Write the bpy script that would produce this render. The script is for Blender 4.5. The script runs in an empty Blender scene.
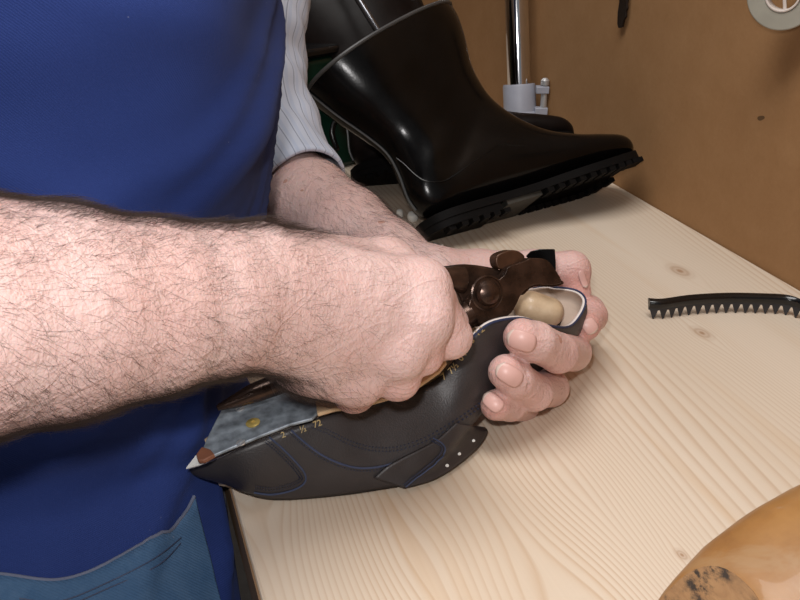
import bpy, bmesh, math, random
import numpy as np
from mathutils import Vector, Matrix
from mathutils.bvhtree import BVHTree

random.seed(7); rng = np.random.default_rng(7)
SC = bpy.context.scene
COL = SC.collection
K = 0.9                    # metres per unit of depth used below
BZ = 0.90                  # height of the bench top
FPX = 900.0                # focal length in pixels of an 800 px wide frame
PIT = math.atan(433/900); YAW = math.radians(18.6)
CAM = Vector((0, 0, BZ + 0.36))
FW = Vector((math.sin(YAW)*math.cos(PIT), math.cos(YAW)*math.cos(PIT), -math.sin(PIT)))
RT = Vector((math.cos(YAW), -math.sin(YAW), 0))
UP = Vector((math.sin(YAW)*math.sin(PIT), math.cos(YAW)*math.sin(PIT), math.cos(PIT)))

def ray(u, v): return FW + RT*((u-400)/FPX) + UP*((300-v)/FPX)
def P(u, v, d): return CAM + ray(u, v)*(d*K)
def bench(u, v, z=0.0):
    r = ray(u, v); return CAM + r*((BZ+z-CAM.z)/r.z)
def wallpt(u, v, x):
    r = ray(u, v); return CAM + r*((x-CAM.x)/r.x)
def cv(x, y, z): return RT*x + UP*y + FW*z          # direction given as right / up / away

# ------------------------------------------------------------------ camera
cam = bpy.data.cameras.new('camera'); cam.lens = FPX*36/800; cam.sensor_width = 36; cam.clip_start = 0.02
co = bpy.data.objects.new('camera', cam); COL.objects.link(co)
M3 = Matrix((RT, UP, -FW)).transposed()
co.matrix_world = Matrix.Translation(CAM) @ M3.to_4x4()
SC.camera = co

# ------------------------------------------------------------------ object helpers
def tag(o, label=None, cat=None, group=None, kind=None):
    if label: o['label'] = label
    if cat: o['category'] = cat
    if group: o['group'] = group
    if kind: o['kind'] = kind
    return o
def empty(name, loc, label=None, cat=None, group=None):
    o = bpy.data.objects.new(name, None); COL.objects.link(o); o.location = loc
    o.empty_display_size = .02
    return tag(o, label, cat, group)
def setparent(o, parent):
    if parent is not None:
        bpy.context.view_layer.update()
        o.parent = parent
        o.matrix_parent_inverse = Matrix.Translation(parent.location).inverted() if parent.parent is None else Matrix.Translation(parent.matrix_world.translation).inverted()
def obj(name, verts, faces, mat, parent=None, smooth=True, mats=None, fmats=None):
    me = bpy.data.meshes.new(name)
    me.from_pydata([tuple(v) for v in verts], [], [tuple(int(i) for i in f) for f in faces])
    for m in (mats or [mat]): me.materials.append(m)
    if fmats is not None: me.polygons.foreach_set('material_index', fmats)
    if smooth: me.polygons.foreach_set('use_smooth', [True]*len(me.polygons))
    me.validate(); me.update()
    o = bpy.data.objects.new(name, me); COL.objects.link(o)
    setparent(o, parent)
    return o
def fixnormals(o):
    bm = bmesh.new(); bm.from_mesh(o.data); bmesh.ops.recalc_face_normals(bm, faces=bm.faces); bm.to_mesh(o.data); bm.free(); return o
def addmod(o, typ, **kw):
    m = o.modifiers.new(typ.lower(), typ)
    for k, v in kw.items(): setattr(m, k, v)
    return m
def bake(o):
    dg = bpy.context.evaluated_depsgraph_get()
    me = bpy.data.meshes.new_from_object(o.evaluated_get(dg))
    o.modifiers.clear(); o.data = me; return o
class MB:
    def __init__(s): s.v = []; s.f = []
    def add(s, vs, fs):
        b = len(s.v); s.v += [Vector(v) for v in vs]; s.f += [[i+b for i in f] for f in fs]; return s
    def box(s, lo, hi, M=None):
        vs = [Vector((x, y, z)) for x in (lo[0], hi[0]) for y in (lo[1], hi[1]) for z in (lo[2], hi[2])]
        if M is not None: vs = [M @ v for v in vs]
        return s.add(vs, [(0,1,3,2),(4,6,7,5),(0,4,5,1),(2,3,7,6),(0,2,6,4),(1,5,7,3)])
    def tube(s, pts, r, n=10, cap=True):
        pts = [Vector(p) for p in pts]
        rs = r if hasattr(r, '__len__') else [r]*len(pts)
        vs = []; fs = []
        T = (pts[1]-pts[0]).normalized()
        a = T.orthogonal().normalized()
        for i, p in enumerate(pts):
            t = (pts[min(i+1, len(pts)-1)] - pts[max(i-1, 0)]).normalized()
            a = (a - t*a.dot(t)).normalized(); b = t.cross(a)
            for k in range(n):
                an = 2*math.pi*k/n; vs.append(p + (a*math.cos(an)+b*math.sin(an))*rs[i])
        for i in range(len(pts)-1):
            for k in range(n):
                fs.append((i*n+k, i*n+(k+1) % n, (i+1)*n+(k+1) % n, (i+1)*n+k))
        if cap:
            fs.append(tuple(range(n-1, -1, -1))); fs.append(tuple((len(pts)-1)*n+k for k in range(n)))
        return s.add(vs, fs)
    def lathe(s, base, axis, prof, n=32):     # prof: (radius, height)
        axis = Vector(axis).normalized(); a = axis.orthogonal().normalized(); b = axis.cross(a)
        vs = []; fs = []
        for r, h in prof:
            for k in range(n):
                an = 2*math.pi*k/n; vs.append(Vector(base) + axis*h + (a*math.cos(an)+b*math.sin(an))*r)
        for i in range(len(prof)-1):
            for k in range(n): fs.append((i*n+k, i*n+(k+1) % n, (i+1)*n+(k+1) % n, (i+1)*n+k))
        fs.append(tuple(range(n-1, -1, -1))); fs.append(tuple((len(prof)-1)*n+k for k in range(n)))
        return s.add(vs, fs)
    def prism(s, poly, vec):
        n = len(poly); vec = Vector(vec)
        vs = [Vector(p) for p in poly] + [Vector(p)+vec for p in poly]
        return s.add(vs, [tuple(range(n-1, -1, -1)), tuple(range(n, 2*n))] + [(i, (i+1) % n, n+(i+1) % n, n+i) for i in range(n)])
    def build(s, name, mat, parent=None, smooth=True, bevel=0, seg=2, fix=True, angle=40):
        o = obj(name, s.v, s.f, mat, parent, smooth)
        if fix: fixnormals(o)
        if bevel: addmod(o, 'BEVEL', width=bevel, segments=seg, limit_method='ANGLE', angle_limit=math.radians(35))
        if smooth: o.data.set_sharp_from_angle(angle=math.radians(angle))
        return o
def catmull(pts, n, closed=False):
    pts = [Vector(p) for p in pts]; m = len(pts); out = []
    segs = m if closed else m-1
    for s in range(segs):
        if closed: p0, p1, p2, p3 = pts[(s-1) % m], pts[s], pts[(s+1) % m], pts[(s+2) % m]
        else: p0, p1, p2, p3 = pts[max(s-1, 0)], pts[s], pts[s+1], pts[min(s+2, m-1)]
        for k in range(n):
            t = k/n
            out.append(.5*((2*p1)+(p2-p0)*t+(2*p0-5*p1+4*p2-p3)*t*t+(3*p1-p0-3*p2+p3)*t**3))
    if not closed: out.append(pts[-1])
    return out
def loft(rings, cap0=True, cap1=True, closed=True):
    n = len(rings[0]); vs = [v for r in rings for v in r]; fs = []
    for i in range(len(rings)-1):
        for k in range(n if closed else n-1):
            fs.append((i*n+k, i*n+(k+1) % n, (i+1)*n+(k+1) % n, (i+1)*n+k))
    if cap0: fs.append(tuple(range(n-1, -1, -1)))
    if cap1: fs.append(tuple((len(rings)-1)*n+k for k in range(n)))
    return vs, fs
def interp(x, xs, ys): return float(np.interp(x, xs, ys))

# ------------------------------------------------------------------ materials
class NT:
    def __init__(s, name):
        s.m = bpy.data.materials.new(name); s.m.use_nodes = True
        s.t = s.m.node_tree; s.b = s.t.nodes['Principled BSDF']
    def n(s, typ, **kw):
        nd = s.t.nodes.new(typ)
        for k, v in kw.items():
            if k.startswith('i_'): nd.inputs[k[2:].replace('_', ' ')].default_value = v
            else: setattr(nd, k, v)
        return nd
    def l(s, a, b): s.t.links.new(a, b)
    def math(s, op, a, b=None, c=None):
        nd = s.t.nodes.new('ShaderNodeMath'); nd.operation = op
        for i, x in enumerate((a, b, c)):
            if x is None: continue
            if isinstance(x, (int, float)): nd.inputs[i].default_value = x
            else: s.l(x, nd.inputs[i])
        return nd.outputs[0]
    def pos(s, scale=(1,1,1), rot=(0,0,0), loc=(0,0,0), src='Object'):
        tc = s.t.nodes.new('ShaderNodeTexCoord'); mp = s.t.nodes.new('ShaderNodeMapping')
        mp.inputs['Scale'].default_value = scale; mp.inputs['Rotation'].default_value = rot; mp.inputs['Location'].default_value = loc
        s.l(tc.outputs[src], mp.inputs[0]); return mp.outputs[0]
    def noise(s, vec, scale, detail=3, rough=.5, dist=0):
        nd = s.n('ShaderNodeTexNoise'); nd.inputs['Scale'].default_value = scale; nd.inputs['Detail'].default_value = detail
        nd.inputs['Roughness'].default_value = rough; nd.inputs['Distortion'].default_value = dist
        s.l(vec, nd.inputs['Vector']); return nd.outputs['Fac']
    def ramp(s, fac, stops):
        nd = s.n('ShaderNodeValToRGB'); e = nd.color_ramp.elements
        while len(e) < len(stops): e.new(.5)
        for el, (p, c) in zip(e, stops): el.position = p; el.color = (*c, 1)
        s.l(fac, nd.inputs[0]); return nd.outputs[0]
    def mix(s, fac, a, b, blend='MIX'):
        nd = s.n('ShaderNodeMix', data_type='RGBA', blend_type=blend)
        for i, x in ((0, fac), (6, a), (7, b)):
            if isinstance(x, (int, float)): nd.inputs[i].default_value = x
            elif isinstance(x, tuple): nd.inputs[i].default_value = (*x, 1)
            else: s.l(x, nd.inputs[i])
        return nd.outputs[2]
    def bump(s, h, strength=.3, dist=.001):
        nd = s.n('ShaderNodeBump'); nd.inputs['Strength'].default_value = strength; nd.inputs['Distance'].default_value = dist
        s.l(h, nd.inputs['Height']); s.l(nd.outputs[0], s.b.inputs['Normal']); return nd
    def col(s, c):
        if isinstance(c, tuple): s.b.inputs['Base Color'].default_value = (*c, 1)
        else: s.l(c, s.b.inputs['Base Color'])
    def set(s, **kw):
        for k, v in kw.items(): s.b.inputs[k.replace('_', ' ')].default_value = v
        return s
def simple(name, c, rough=.5, metal=0, spec=.5, var=.12, nscale=40, bump=0, coat=0):
    t = NT(name); v = t.pos()
    f = t.noise(v, nscale, 4)
    d = tuple(x*(1-var) for x in c); e = tuple(min(1, x*(1+var)) for x in c)
    t.col(t.ramp(f, [(.3, d), (.7, e)])); t.set(Roughness=rough, Metallic=metal, Specular_IOR_Level=spec, Coat_Weight=coat)
    if bump: t.bump(t.noise(v, nscale*6, 3), bump, .0006)
    return t.m

def mat_pine():
    t = NT('pine'); tc = t.n('ShaderNodeNewGeometry'); sp = t.n('ShaderNodeSeparateXYZ'); t.l(tc.outputs['Position'], sp.inputs[0])
    x, y = sp.outputs[0], sp.outputs[1]
    v1 = t.pos((7, .9, 3)); v2 = t.pos((26, 2.2, 5)); v3 = t.pos((3.6, .55, 2), loc=(2.3, .7, 0))
    f = t.math('ADD', x, t.math('MULTIPLY', t.noise(v1, 1, 1), .080))
    f = t.math('ADD', f, t.math('MULTIPLY', t.noise(v2, 1, 2), .004))
    f = t.math('ADD', f, t.math('MULTIPLY', t.noise(v3, 1, 1), .30))
    knots = []
    for (u, vv, R, A) in ((680, 271, .030, .030), (702, 333, .022, .02), (682, 555, .010, .007), (606, 182, .03, .03), (612, 438, .008, .003), (250, 470, .04, .05), (572, 480, .040, .022), (600, 640, .05, .035), (420, 560, .03, .012)):
        c = bench(u, vv)
        dx = t.math('SUBTRACT', x, c.x); dy = t.math('SUBTRACT', y, c.y)
        r2 = t.math('ADD', t.math('MULTIPLY', dx, dx), t.math('MULTIPLY', t.math('MULTIPLY', dy, dy), .35))
        g = t.math('EXPONENT', t.math('DIVIDE', t.math('MULTIPLY', r2, -1), R*R))
        sgn = t.math('TANH', t.math('MULTIPLY', dx, 1/(R*.5)))
        f = t.math('SUBTRACT', f, t.math('MULTIPLY', t.math('MULTIPLY', g, sgn), A*.8))
        knots.append((t.math('POWER', r2, .5), R))
    fr = t.math('FRACT', t.math('MULTIPLY', f, 165))
    sn = t.math('MULTIPLY', t.math('POWER', fr, 3.6), t.math('MINIMUM', t.math('MULTIPLY', t.math('SUBTRACT', 1, fr), 7), 1))
    amp = t.noise(t.pos((11, .7, 1), loc=(5, 1, 0)), 1, 2)
    sn = t.math('MULTIPLY', sn, t.math('MAXIMUM', t.math('MULTIPLY_ADD', amp, 2.6, -.65), .12))
    base = t.ramp(t.noise(t.pos((7, .6, 1)), 1, 3), [(.3, (.605, .495, .38)), (.7, (.685, .585, .475))])
    c = t.mix(t.math('MINIMUM', t.math('MULTIPLY', sn, .95), 1), base, (.44, .27, .14))
    streak = t.noise(t.pos((30, 1.6, 1), loc=(1, 7, 0)), 1, 2, .5, .3)
    c = t.mix(t.math('MULTIPLY', t.math('MAXIMUM', t.math('MULTIPLY_ADD', streak, 4, -2.45), 0), .55), c, (.54, .33, .15))
    fine = t.noise(t.pos((420, 9, 10)), 1, 2)
    c = t.mix(t.math('MULTIPLY', fine, .22), c, (.80, .68, .54))
    for r, R in knots[:3]:
        rg = t.math('MULTIPLY_ADD', t.math('SINE', t.math('MULTIPLY', r, 2*math.pi/(R*.17))), .25, .75)
        k = t.math('SUBTRACT', 1, t.math('SMOOTH_MIN', t.math('DIVIDE', r, R*.42), 1, .3))
        k = t.math('MAXIMUM', k, 0)
        c = t.mix(t.math('MULTIPLY', t.math('MULTIPLY', k, rg), 1.0), c, (.36, .21, .12))
    # small dark scratches and specks
    sp2 = t.noise(t.pos((60, 60, 60)), 1, 1)
    c = t.mix(t.math('MULTIPLY', t.math('GREATER_THAN', sp2, .80), .35), c, (.30, .2, .13))
    t.col(c); t.set(Roughness=.52, Specular_IOR_Level=.3)
    t.bump(t.math('ADD', sn, fine), .12, .0004)
    return t.m
def mat_hardboard(name, a, b):
    t = NT(name); v = t.pos()
    f = t.noise(v, 26, 6, .7); g = t.noise(v, 330, 3, .6); h = t.noise(v, 3, 2)
    c = t.mix(t.math('MULTIPLY_ADD', f, 1.4, -.2), a, b)
    c = t.mix(t.math('MULTIPLY', g, .35), c, tuple(x*.62 for x in a))
    c = t.mix(t.math('MULTIPLY', h, .25), c, tuple(x*.7 for x in b))
    sp2 = t.noise(t.pos((14, 14, 14), loc=(3, 1, 8)), 1, 2)
    c = t.mix(t.math('MULTIPLY', t.math('GREATER_THAN', sp2, .77), .7), c, (.03, .018, .01))
    t.col(c); t.set(Roughness=.75, Specular_IOR_Level=.2); t.bump(g, .15, .0006); return t.m
def mat_skin():
    t = NT('skin'); v = t.pos()
    big = t.noise(v, 22, 3); fine = t.noise(v, 420, 3, .6); mid = t.noise(v, 90, 4, .65)
    c = t.ramp(big, [(.3, (.62, .435, .40)), (.7, (.70, .535, .505))])
    c = t.mix(t.math('MULTIPLY', mid, .45), c, (.70, .38, .335))
    at = t.n('ShaderNodeAttribute', attribute_name='flush')
    c = t.mix(t.math('MULTIPLY', at.outputs['Fac'], .75), c, (.60, .25, .20))
    vo = t.n('ShaderNodeTexVoronoi', feature='DISTANCE_TO_EDGE'); vo.inputs['Scale'].default_value = 480
    t.l(v, vo.inputs['Vector'])
    sp2 = t.noise(t.pos(loc=(1.7, .2, .9)), 55, 1)
    c = t.mix(t.math('MULTIPLY', t.math('GREATER_THAN', sp2, .78), .6), c, (.40, .17, .10))
    t.col(c); t.set(Roughness=.48, Specular_IOR_Level=.35, Subsurface_Weight=.12, Subsurface_Scale=.006)
    t.b.inputs['Subsurface Radius'].default_value = (1, .35, .2)
    vein = t.noise(t.pos((14, 40, 40)), 1.4, 2, .5, .6)
    vr = t.math('ABSOLUTE', t.math('SUBTRACT', vein, .5))
    vr = t.math('SUBTRACT', 1, t.math('MINIMUM', t.math('MULTIPLY', vr, 22), 1))
    wr = t.noise(t.pos((150, 150, 60), rot=(.3, .2, .5)), 1, 3, .6, .4)
    hgt = t.math('ADD', t.math('MULTIPLY', mid, 1.5), t.math('MULTIPLY', fine, .35)); hgt = t.math('ADD', hgt, t.math('MULTIPLY', wr, 1.1)); rip = t.noise(t.pos((250, 250, 130), rot=(.5, .1, .9)), 1, 2, .5, .9); hgt = t.math('ADD', hgt, t.math('MULTIPLY', rip, 1.0))
    hgt = t.math('ADD', hgt, t.math('MULTIPLY', vo.outputs['Distance'], .5))
    hgt = t.math('ADD', hgt, t.math('MULTIPLY', vr, .35))
    t.bump(hgt, .40, .0019); return t.m
def mat_cloth(name, a, b, scale=900, fade=None):
    t = NT(name); v = t.pos()
    w1 = t.n('ShaderNodeTexWave', wave_type='BANDS', bands_direction='DIAGONAL'); w1.inputs['Scale'].default_value = scale*.35; w1.inputs['Distortion'].default_value = 2
    t.l(v, w1.inputs['Vector'])
    f = t.noise(v, 14, 5, .65); g = t.noise(v, scale, 2)
    c = t.mix(f, a, b); c = t.mix(t.math('MULTIPLY', g, .4), c, tuple(x*.55 for x in a))
    if fade: c = t.mix(t.math('MULTIPLY', t.math('POWER', t.noise(v, 60, 5, .7), 2), .7), c, fade)
    sp2 = t.noise(t.pos(loc=(4, 4, 1)), 260, 1)
    c = t.mix(t.math('MULTIPLY', t.math('GREATER_THAN', sp2, .82), .3), c, (.25, .27, .36))
    t.col(c); t.set(Roughness=.85, Specular_IOR_Level=.15, Sheen_Weight=.06, Sheen_Roughness=.5)
    t.b.inputs['Sheen Tint'].default_value = (.5, .55, .8, 1)
    t.bump(t.math('ADD', g, w1.outputs['Fac']), .3, .0005); return t.m
def mat_stripe():
    t = NT('striped_shirt'); uv = t.n('ShaderNodeUVMap'); sp = t.n('ShaderNodeSeparateXYZ'); t.l(uv.outputs[0], sp.inputs[0])
    u = sp.outputs[0]
    fr = t.math('FRACT', t.math('MULTIPLY', u, 26)); fr2 = t.math('FRACT', t.math('MULTIPLY_ADD', u, 26, .42))
    s1 = t.math('LESS_THAN', fr, .10); s2 = t.math('LESS_THAN', fr2, .30)
    c = t.mix(t.math('MULTIPLY', s2, .5), (.56, .61, .72), (.44, .52, .68))
    c = t.mix(t.math('MULTIPLY', s1, .75), c, (.22, .26, .36))
    t.col(c); t.set(Roughness=.8, Specular_IOR_Level=.15); t.bump(t.noise(t.pos(), 1200, 2), .2, .0004); return t.m
def mat_leather(name, c=(.012, .011, .013), rough=.42, bump=.25, sc=700, brown=.0):
    t = NT(name); v = t.pos()
    vo = t.n('ShaderNodeTexVoronoi'); vo.inputs['Scale'].default_value = sc; t.l(v, vo.inputs['Vector'])
    f = t.noise(v, 30, 4)
    cc = t.ramp(f, [(.3, c), (.75, tuple(x*1.5+brown for x in c))]); t.col(cc)
    t.set(Specular_IOR_Level=.5)
    t.l(t.math('MULTIPLY_ADD', t.noise(v, 60, 4), .18, rough-.09), t.b.inputs['Roughness'])
    t.bump(t.math('ADD', vo.outputs['Distance'], t.math('MULTIPLY', f, 2)), bump, .0004); return t.m
def mat_oldwood(name, a, b, dark):
    t = NT(name); v = t.pos((1, 1, 1))
    f = t.noise(t.pos((10, 30, 14), rot=(.2, .3, .6)), 1, 4, .6, .8); g = t.noise(v, 24, 5, .7); k = t.noise(t.pos((90, 26, 60), rot=(.2, .3, .6)), 1, 3, .6)
    c = t.mix(f, a, b); c = t.mix(t.math('MULTIPLY', t.math('POWER', g, 3), 1.6), c, dark)
    c = t.mix(t.math('MULTIPLY', k, .35), c, tuple(x*.45 for x in a))
    pt = t.noise(t.pos((1, 1, 1), loc=(3, 5, 1)), 16, 4, .6, 1.2)
    c = t.mix(t.math('MINIMUM', t.math('MAXIMUM', t.math('MULTIPLY_ADD', pt, 7, -3.5), 0), .8), c, tuple(.7*x+.03 for x in b))
    t.col(c); t.set(Roughness=.42, Specular_IOR_Level=.45, Coat_Weight=.15); t.bump(k, .1, .0005); return t.m
def mat_endgrain():
    t = NT('end_grain'); v = t.pos()
    f = t.noise(t.pos((160, 40, 60), rot=(0, .4, .5)), 1, 4, .65, 1); g = t.noise(t.pos((130, 60, 90), loc=(2, 1, 0), rot=(0, 0, .7)), 1, 5, .75); h = t.noise(v, 45, 2)
    c = t.mix(f, (.17, .075, .028), (.42, .24, .105))
    k = t.math('MULTIPLY', t.math('MAXIMUM', t.math('MULTIPLY_ADD', g, 7, -3.4), 0), t.math('MAXIMUM', t.math('MULTIPLY_ADD', h, 5, -1.9), 0))
    c = t.mix(t.math('MINIMUM', k, .95), c, (.02, .014, .01))
    t.col(c); t.set(Roughness=.6); t.bump(f, .3, .001); return t.m

M_pine = mat_pine()
M_wall = mat_hardboard('hardboard', (.30, .155, .065), (.40, .225, .105))
M_wall2 = mat_hardboard('dark_board', (.22, .13, .07), (.30, .19, .11))
M_floor = simple('grey_concrete', (.16, .15, .14), .8)
M_skin = mat_skin()
M_hair = simple('dark_body_hair', (.045, .027, .02), .5, var=.2)
M_nail = simple('fingernail', (.66, .40, .355), .36, spec=.4, var=.05)
M_nailtip = simple('fingernail_edge', (.70, .55, .48), .4, var=.05)
M_apron = mat_cloth('blue_apron', (.017, .034, .150), (.026, .050, .195), 1100)
M_denim = mat_cloth('denim', (.033, .085, .185), (.055, .125, .24), 700, (.13, .22, .34))
M_hem = simple('grey_hem', (.13, .15, .22), .8)
M_stripe = mat_stripe()
M_shirt = simple('pale_shirt', (.5, .55, .66), .8)
M_trouser = mat_cloth('trousers', (.03, .04, .07), (.045, .06, .10))
M_upper = mat_leather('black_calf', (.024, .020, .0205), .46, .22, 900, .004)
M_lining = simple('cream_lining', (.44, .34, .27), .7)
M_edge = simple('pale_cut_edge', (.72, .64, .60), .7)
M_navy = simple('navy_piping', (.018, .028, .075), .5)
M_thread = simple('blue_thread', (.018, .022, .045), .6)
M_thread2 = simple('light_blue_thread', (.040, .055, .11), .6)
M_gold = simple('gold_stamp', (.46, .35, .17), .4, metal=.3)
M_zinc = simple('zinc_plate', (.27, .31, .35), .5, metal=.35, nscale=150, var=.42, bump=.15)
M_brass = simple('brass_pin', (.62, .46, .14), .35, metal=.5, nscale=200, var=.25)
M_steel = simple('steel', (.62, .62, .62), .35, metal=.6)
M_lastwood = mat_oldwood('pale_last_wood', (.70, .52, .33), (.80, .64, .44), (.40, .22, .09))
M_toewood = mat_oldwood('cracked_pale_wood', (.72, .52, .32), (.84, .68, .47), (.22, .10, .04))
M_insole = simple('tan_insole', (.66, .47, .28), .7, nscale=120)
M_redwood = simple('reddish_leather', (.22, .085, .045), .6)
M_pincer = simple('brown_patina_steel', (.052, .029, .020), .27, metal=.6, nscale=90, var=.55, bump=.16)
M_pincer2 = simple('rusty_brown_steel', (.075, .034, .018), .38, metal=.45, nscale=110, var=.4, bump=.1)
M_boot = mat_leather('boot_leather', (.002, .0018, .0018), .20, .05, 500, .0005); M_boot.node_tree.nodes['Principled BSDF'].inputs['Specular IOR Level'].default_value = .22
M_boot2 = mat_leather('old_boot_leather', (.005, .003, .0025), .38, .08, 500, .003); M_boot2.node_tree.nodes['Principled BSDF'].inputs['Specular IOR Level'].default_value = .1
M_rubber = simple('black_rubber', (.004, .0036, .0036), .65, spec=.1)
M_rubber2 = simple('grey_shank', (.035, .033, .028), .6)
M_piping = simple('grey_piping', (.05, .05, .05), .45)
M_chrome = simple('chrome', (.80, .80, .82), .09, metal=1, var=.03)
M_clampgrey = simple('grey_clamp_plastic', (.36, .37, .43), .42, var=.06)
M_blackplastic = simple('black_plastic', (.005, .005, .0055), .2, var=.1)
M_combgrey = simple('matt_black_plastic', (.022, .022, .026), .5, var=.1)
M_green = simple('dark_green_plastic', (.002, .022, .013), .3, var=.2)
M_white = simple('white_plastic', (.80, .79, .74), .35, var=.05)
M_clear = simple('smoky_plastic', (.10, .10, .10), .2, var=.3)
M_rodblack = simple('gunmetal', (.16, .165, .18), .25, metal=.9)
M_tape = simple('greyish_tape', (.33, .315, .26), .55, var=.08)
M_tapecore = simple('white_core', (.62, .55, .50), .6, var=.1)
M_last2 = mat_oldwood('orange_last_wood', (.36, .155, .035), (.46, .25, .09), (.17, .07, .03))
M_endgrain = mat_endgrain()
M_dark = simple('dark_iron', (.025, .016, .012), .5, metal=.6)

# ------------------------------------------------------------------ setting
BX0, BX1 = 0.047, 0.604
def slab(name, lo, hi, mat, kind='structure', bevel=0):
    o = MB().box(lo, hi).build(name, mat, None, smooth=False, bevel=bevel)
    if kind: o['kind'] = kind
    return o
slab('floor', (-1.6, -1.2, -.05), (BX1+.02, 2.75, 0), M_floor)
slab('wall_right', (BX1+.0005, -1.2, -.0), (BX1+.03, 2.75, 2.5), M_wall)
slab('wall_left', (-1.65, -1.2, 0), (-1.6, 2.75, 2.5), M_wall2)
slab('wall_back', (-1.6, 2.7, 0), (BX1, 2.75, 2.5), M_wall2)
wb = empty('workbench', (BX0, 1.1, 0), 'pale pine workbench against the brown board wall', 'workbench')
MB().box((BX0, -.35, BZ-.032), (BX1-.0005, 2.2, BZ)).build('bench_top', M_pine, wb, smooth=False, bevel=.002)
MB().box((BX0-.0012, -.35, BZ-.032), (BX0, 2.2, BZ-.0025)).build('edge_strip', M_wall2, wb, smooth=False)
for yy in (-.28, 2.10):
    for xx in (BX0+.03, BX1-.09):
        MB().box((xx, yy, 0), (xx+.06, yy+.06, BZ-.032)).build('leg', M_pine, wb, smooth=False, bevel=.002)
MB().box((BX0+.035, -.2, BZ-.11), (BX0+.055, 2.1, BZ-.032)).build('apron_rail', M_wall2, wb, smooth=False)

# ------------------------------------------------------------------ implicit surfaces
def smin(a, b, k):
    if k <= 0: return np.minimum(a, b)
    h = np.maximum(k-np.abs(a-b), 0)/k
    return np.minimum(a, b) - h*h*k*.25
class Field:
    def __init__(s, lo, hi, h):
        s.lo = np.array(lo, float); s.h = h
        s.n = np.ceil((np.array(hi)-s.lo)/h).astype(int)+1
        s.ax = [s.lo[i]+h*np.arange(s.n[i]) for i in range(3)]
        s.D = np.full(s.n, .06, np.float32)
    def _slice(s, lo, hi):
        a = np.maximum(np.floor((lo-s.lo)/s.h).astype(int), 0); b = np.minimum(np.ceil((hi-s.lo)/s.h).astype(int)+1, s.n)
        if np.any(b <= a): return None
        return tuple(slice(x, y) for x, y in zip(a, b))
    def _grid(s, sl):
        return np.meshgrid(*[s.ax[i][sl[i]] for i in range(3)], indexing='ij', sparse=True)
    def comb(s, sl, d, k, sub=False):
        d = d.astype(np.float32)
        s.D[sl] = -smin(-s.D[sl], d, k) if sub else smin(s.D[sl], d, k)
    def cap(s, a, b, ra, rb, k=.004, sub=False):
        a = np.array(a, float); b = np.array(b, float); R = max(ra, rb); m = R+2*k+3*s.h+.004
        sl = s._slice(np.minimum(a, b)-m, np.maximum(a, b)+m)
        if sl is None: return
        X, Y, Z = s._grid(sl); ba = b-a; L2 = max(ba.dot(ba), 1e-12)
        t = np.clip(((X-a[0])*ba[0]+(Y-a[1])*ba[1]+(Z-a[2])*ba[2])/L2, 0, 1)
        d = np.sqrt((X-a[0]-ba[0]*t)**2+(Y-a[1]-ba[1]*t)**2+(Z-a[2]-ba[2]*t)**2) - (ra+(rb-ra)*t)
        s.comb(sl, d, k, sub)
    def chain(s, pts, rs, k=.004):
        for i in range(len(pts)-1): s.cap(pts[i], pts[i+1], rs[i], rs[i+1], k)
    def ell(s, c, R, rot=None, k=.01, sub=False):
        c = np.array(c, float); R = np.array(R, float); m = R.max()+2*k+3*s.h
        sl = s._slice(c-m, c+m)
        if sl is None: return
        X, Y, Z = s._grid(sl); q = [X-c[0]+0*Y+0*Z, Y-c[1]+0*X+0*Z, Z-c[2]+0*X+0*Y]
        if rot is not None:
            A = np.array(rot); q = [A[0][i]*q[0]+A[1][i]*q[1]+A[2][i]*q[2] for i in range(3)]
        k0 = np.sqrt(sum((q[i]/R[i])**2 for i in range(3))); k1 = np.sqrt(sum((q[i]/R[i]**2)**2 for i in range(3)))
        s.comb(sl, k0*(k0-1)/np.maximum(k1, 1e-9), k, sub)
    def mesh(s):
        D = s.D; n = s.n; ins = D < 0
        cnt = np.zeros(n-1, np.int8)
        for dx in (0, 1):
            for dy in (0, 1):
                for dz in (0, 1):
                    cnt += ins[dx:n[0]-1+dx, dy:n[1]-1+dy, dz:n[2]-1+dz]
        act = np.argwhere((cnt > 0) & (cnt < 8)); idx = np.full(n-1, -1, np.int64); idx[tuple(act.T)] = np.arange(len(act))
        acc = np.zeros((len(act), 3)); num = np.zeros(len(act))
        cs = [(0,0,0),(1,0,0),(0,1,0),(1,1,0),(0,0,1),(1,0,1),(0,1,1),(1,1,1)]
        for a in range(8):
            for b in range(a+1, 8):
                df = np.array(cs[b])-np.array(cs[a])
                if np.abs(df).sum() != 1: continue
                va = D[tuple((act+cs[a]).T)]; vb = D[tuple((act+cs[b]).T)]
                m = (va < 0) != (vb < 0); den = np.where(m, va-vb, 1); t = np.where(m, va/den, 0)
                acc += m[:, None]*(np.array(cs[a])+t[:, None]*df); num += m
        V = s.lo + (act+acc/num[:, None])*s.h
        F = []
        for ax in range(3):
            o1, o2 = (ax+1) % 3, (ax+2) % 3
            sa = [slice(None)]*3; sb = [slice(None)]*3; sa[ax] = slice(0, -1); sb[ax] = slice(1, None)
            e = np.argwhere(ins[tuple(sa)] != ins[tuple(sb)])
            e = e[(e[:, o1] > 0) & (e[:, o2] > 0) & (e[:, o1] < n[o1]-1) & (e[:, o2] < n[o2]-1)]
            c0 = e.copy(); c1 = e.copy(); c2 = e.copy()
            c0[:, o1] -= 1; c0[:, o2] -= 1; c1[:, o2] -= 1; c3 = e.copy(); c3[:, o1] -= 1
            q = np.stack([idx[tuple(c.T)] for c in (c0, c1, c2, c3)], 1)
            flip = ~ins[tuple(e.T)]; q[flip] = q[flip][:, ::-1]
            F.append(q)
        F = np.concatenate(F); F = F[(F >= 0).all(1)]
        return V, F
    def grad_points(s): pass

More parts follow.
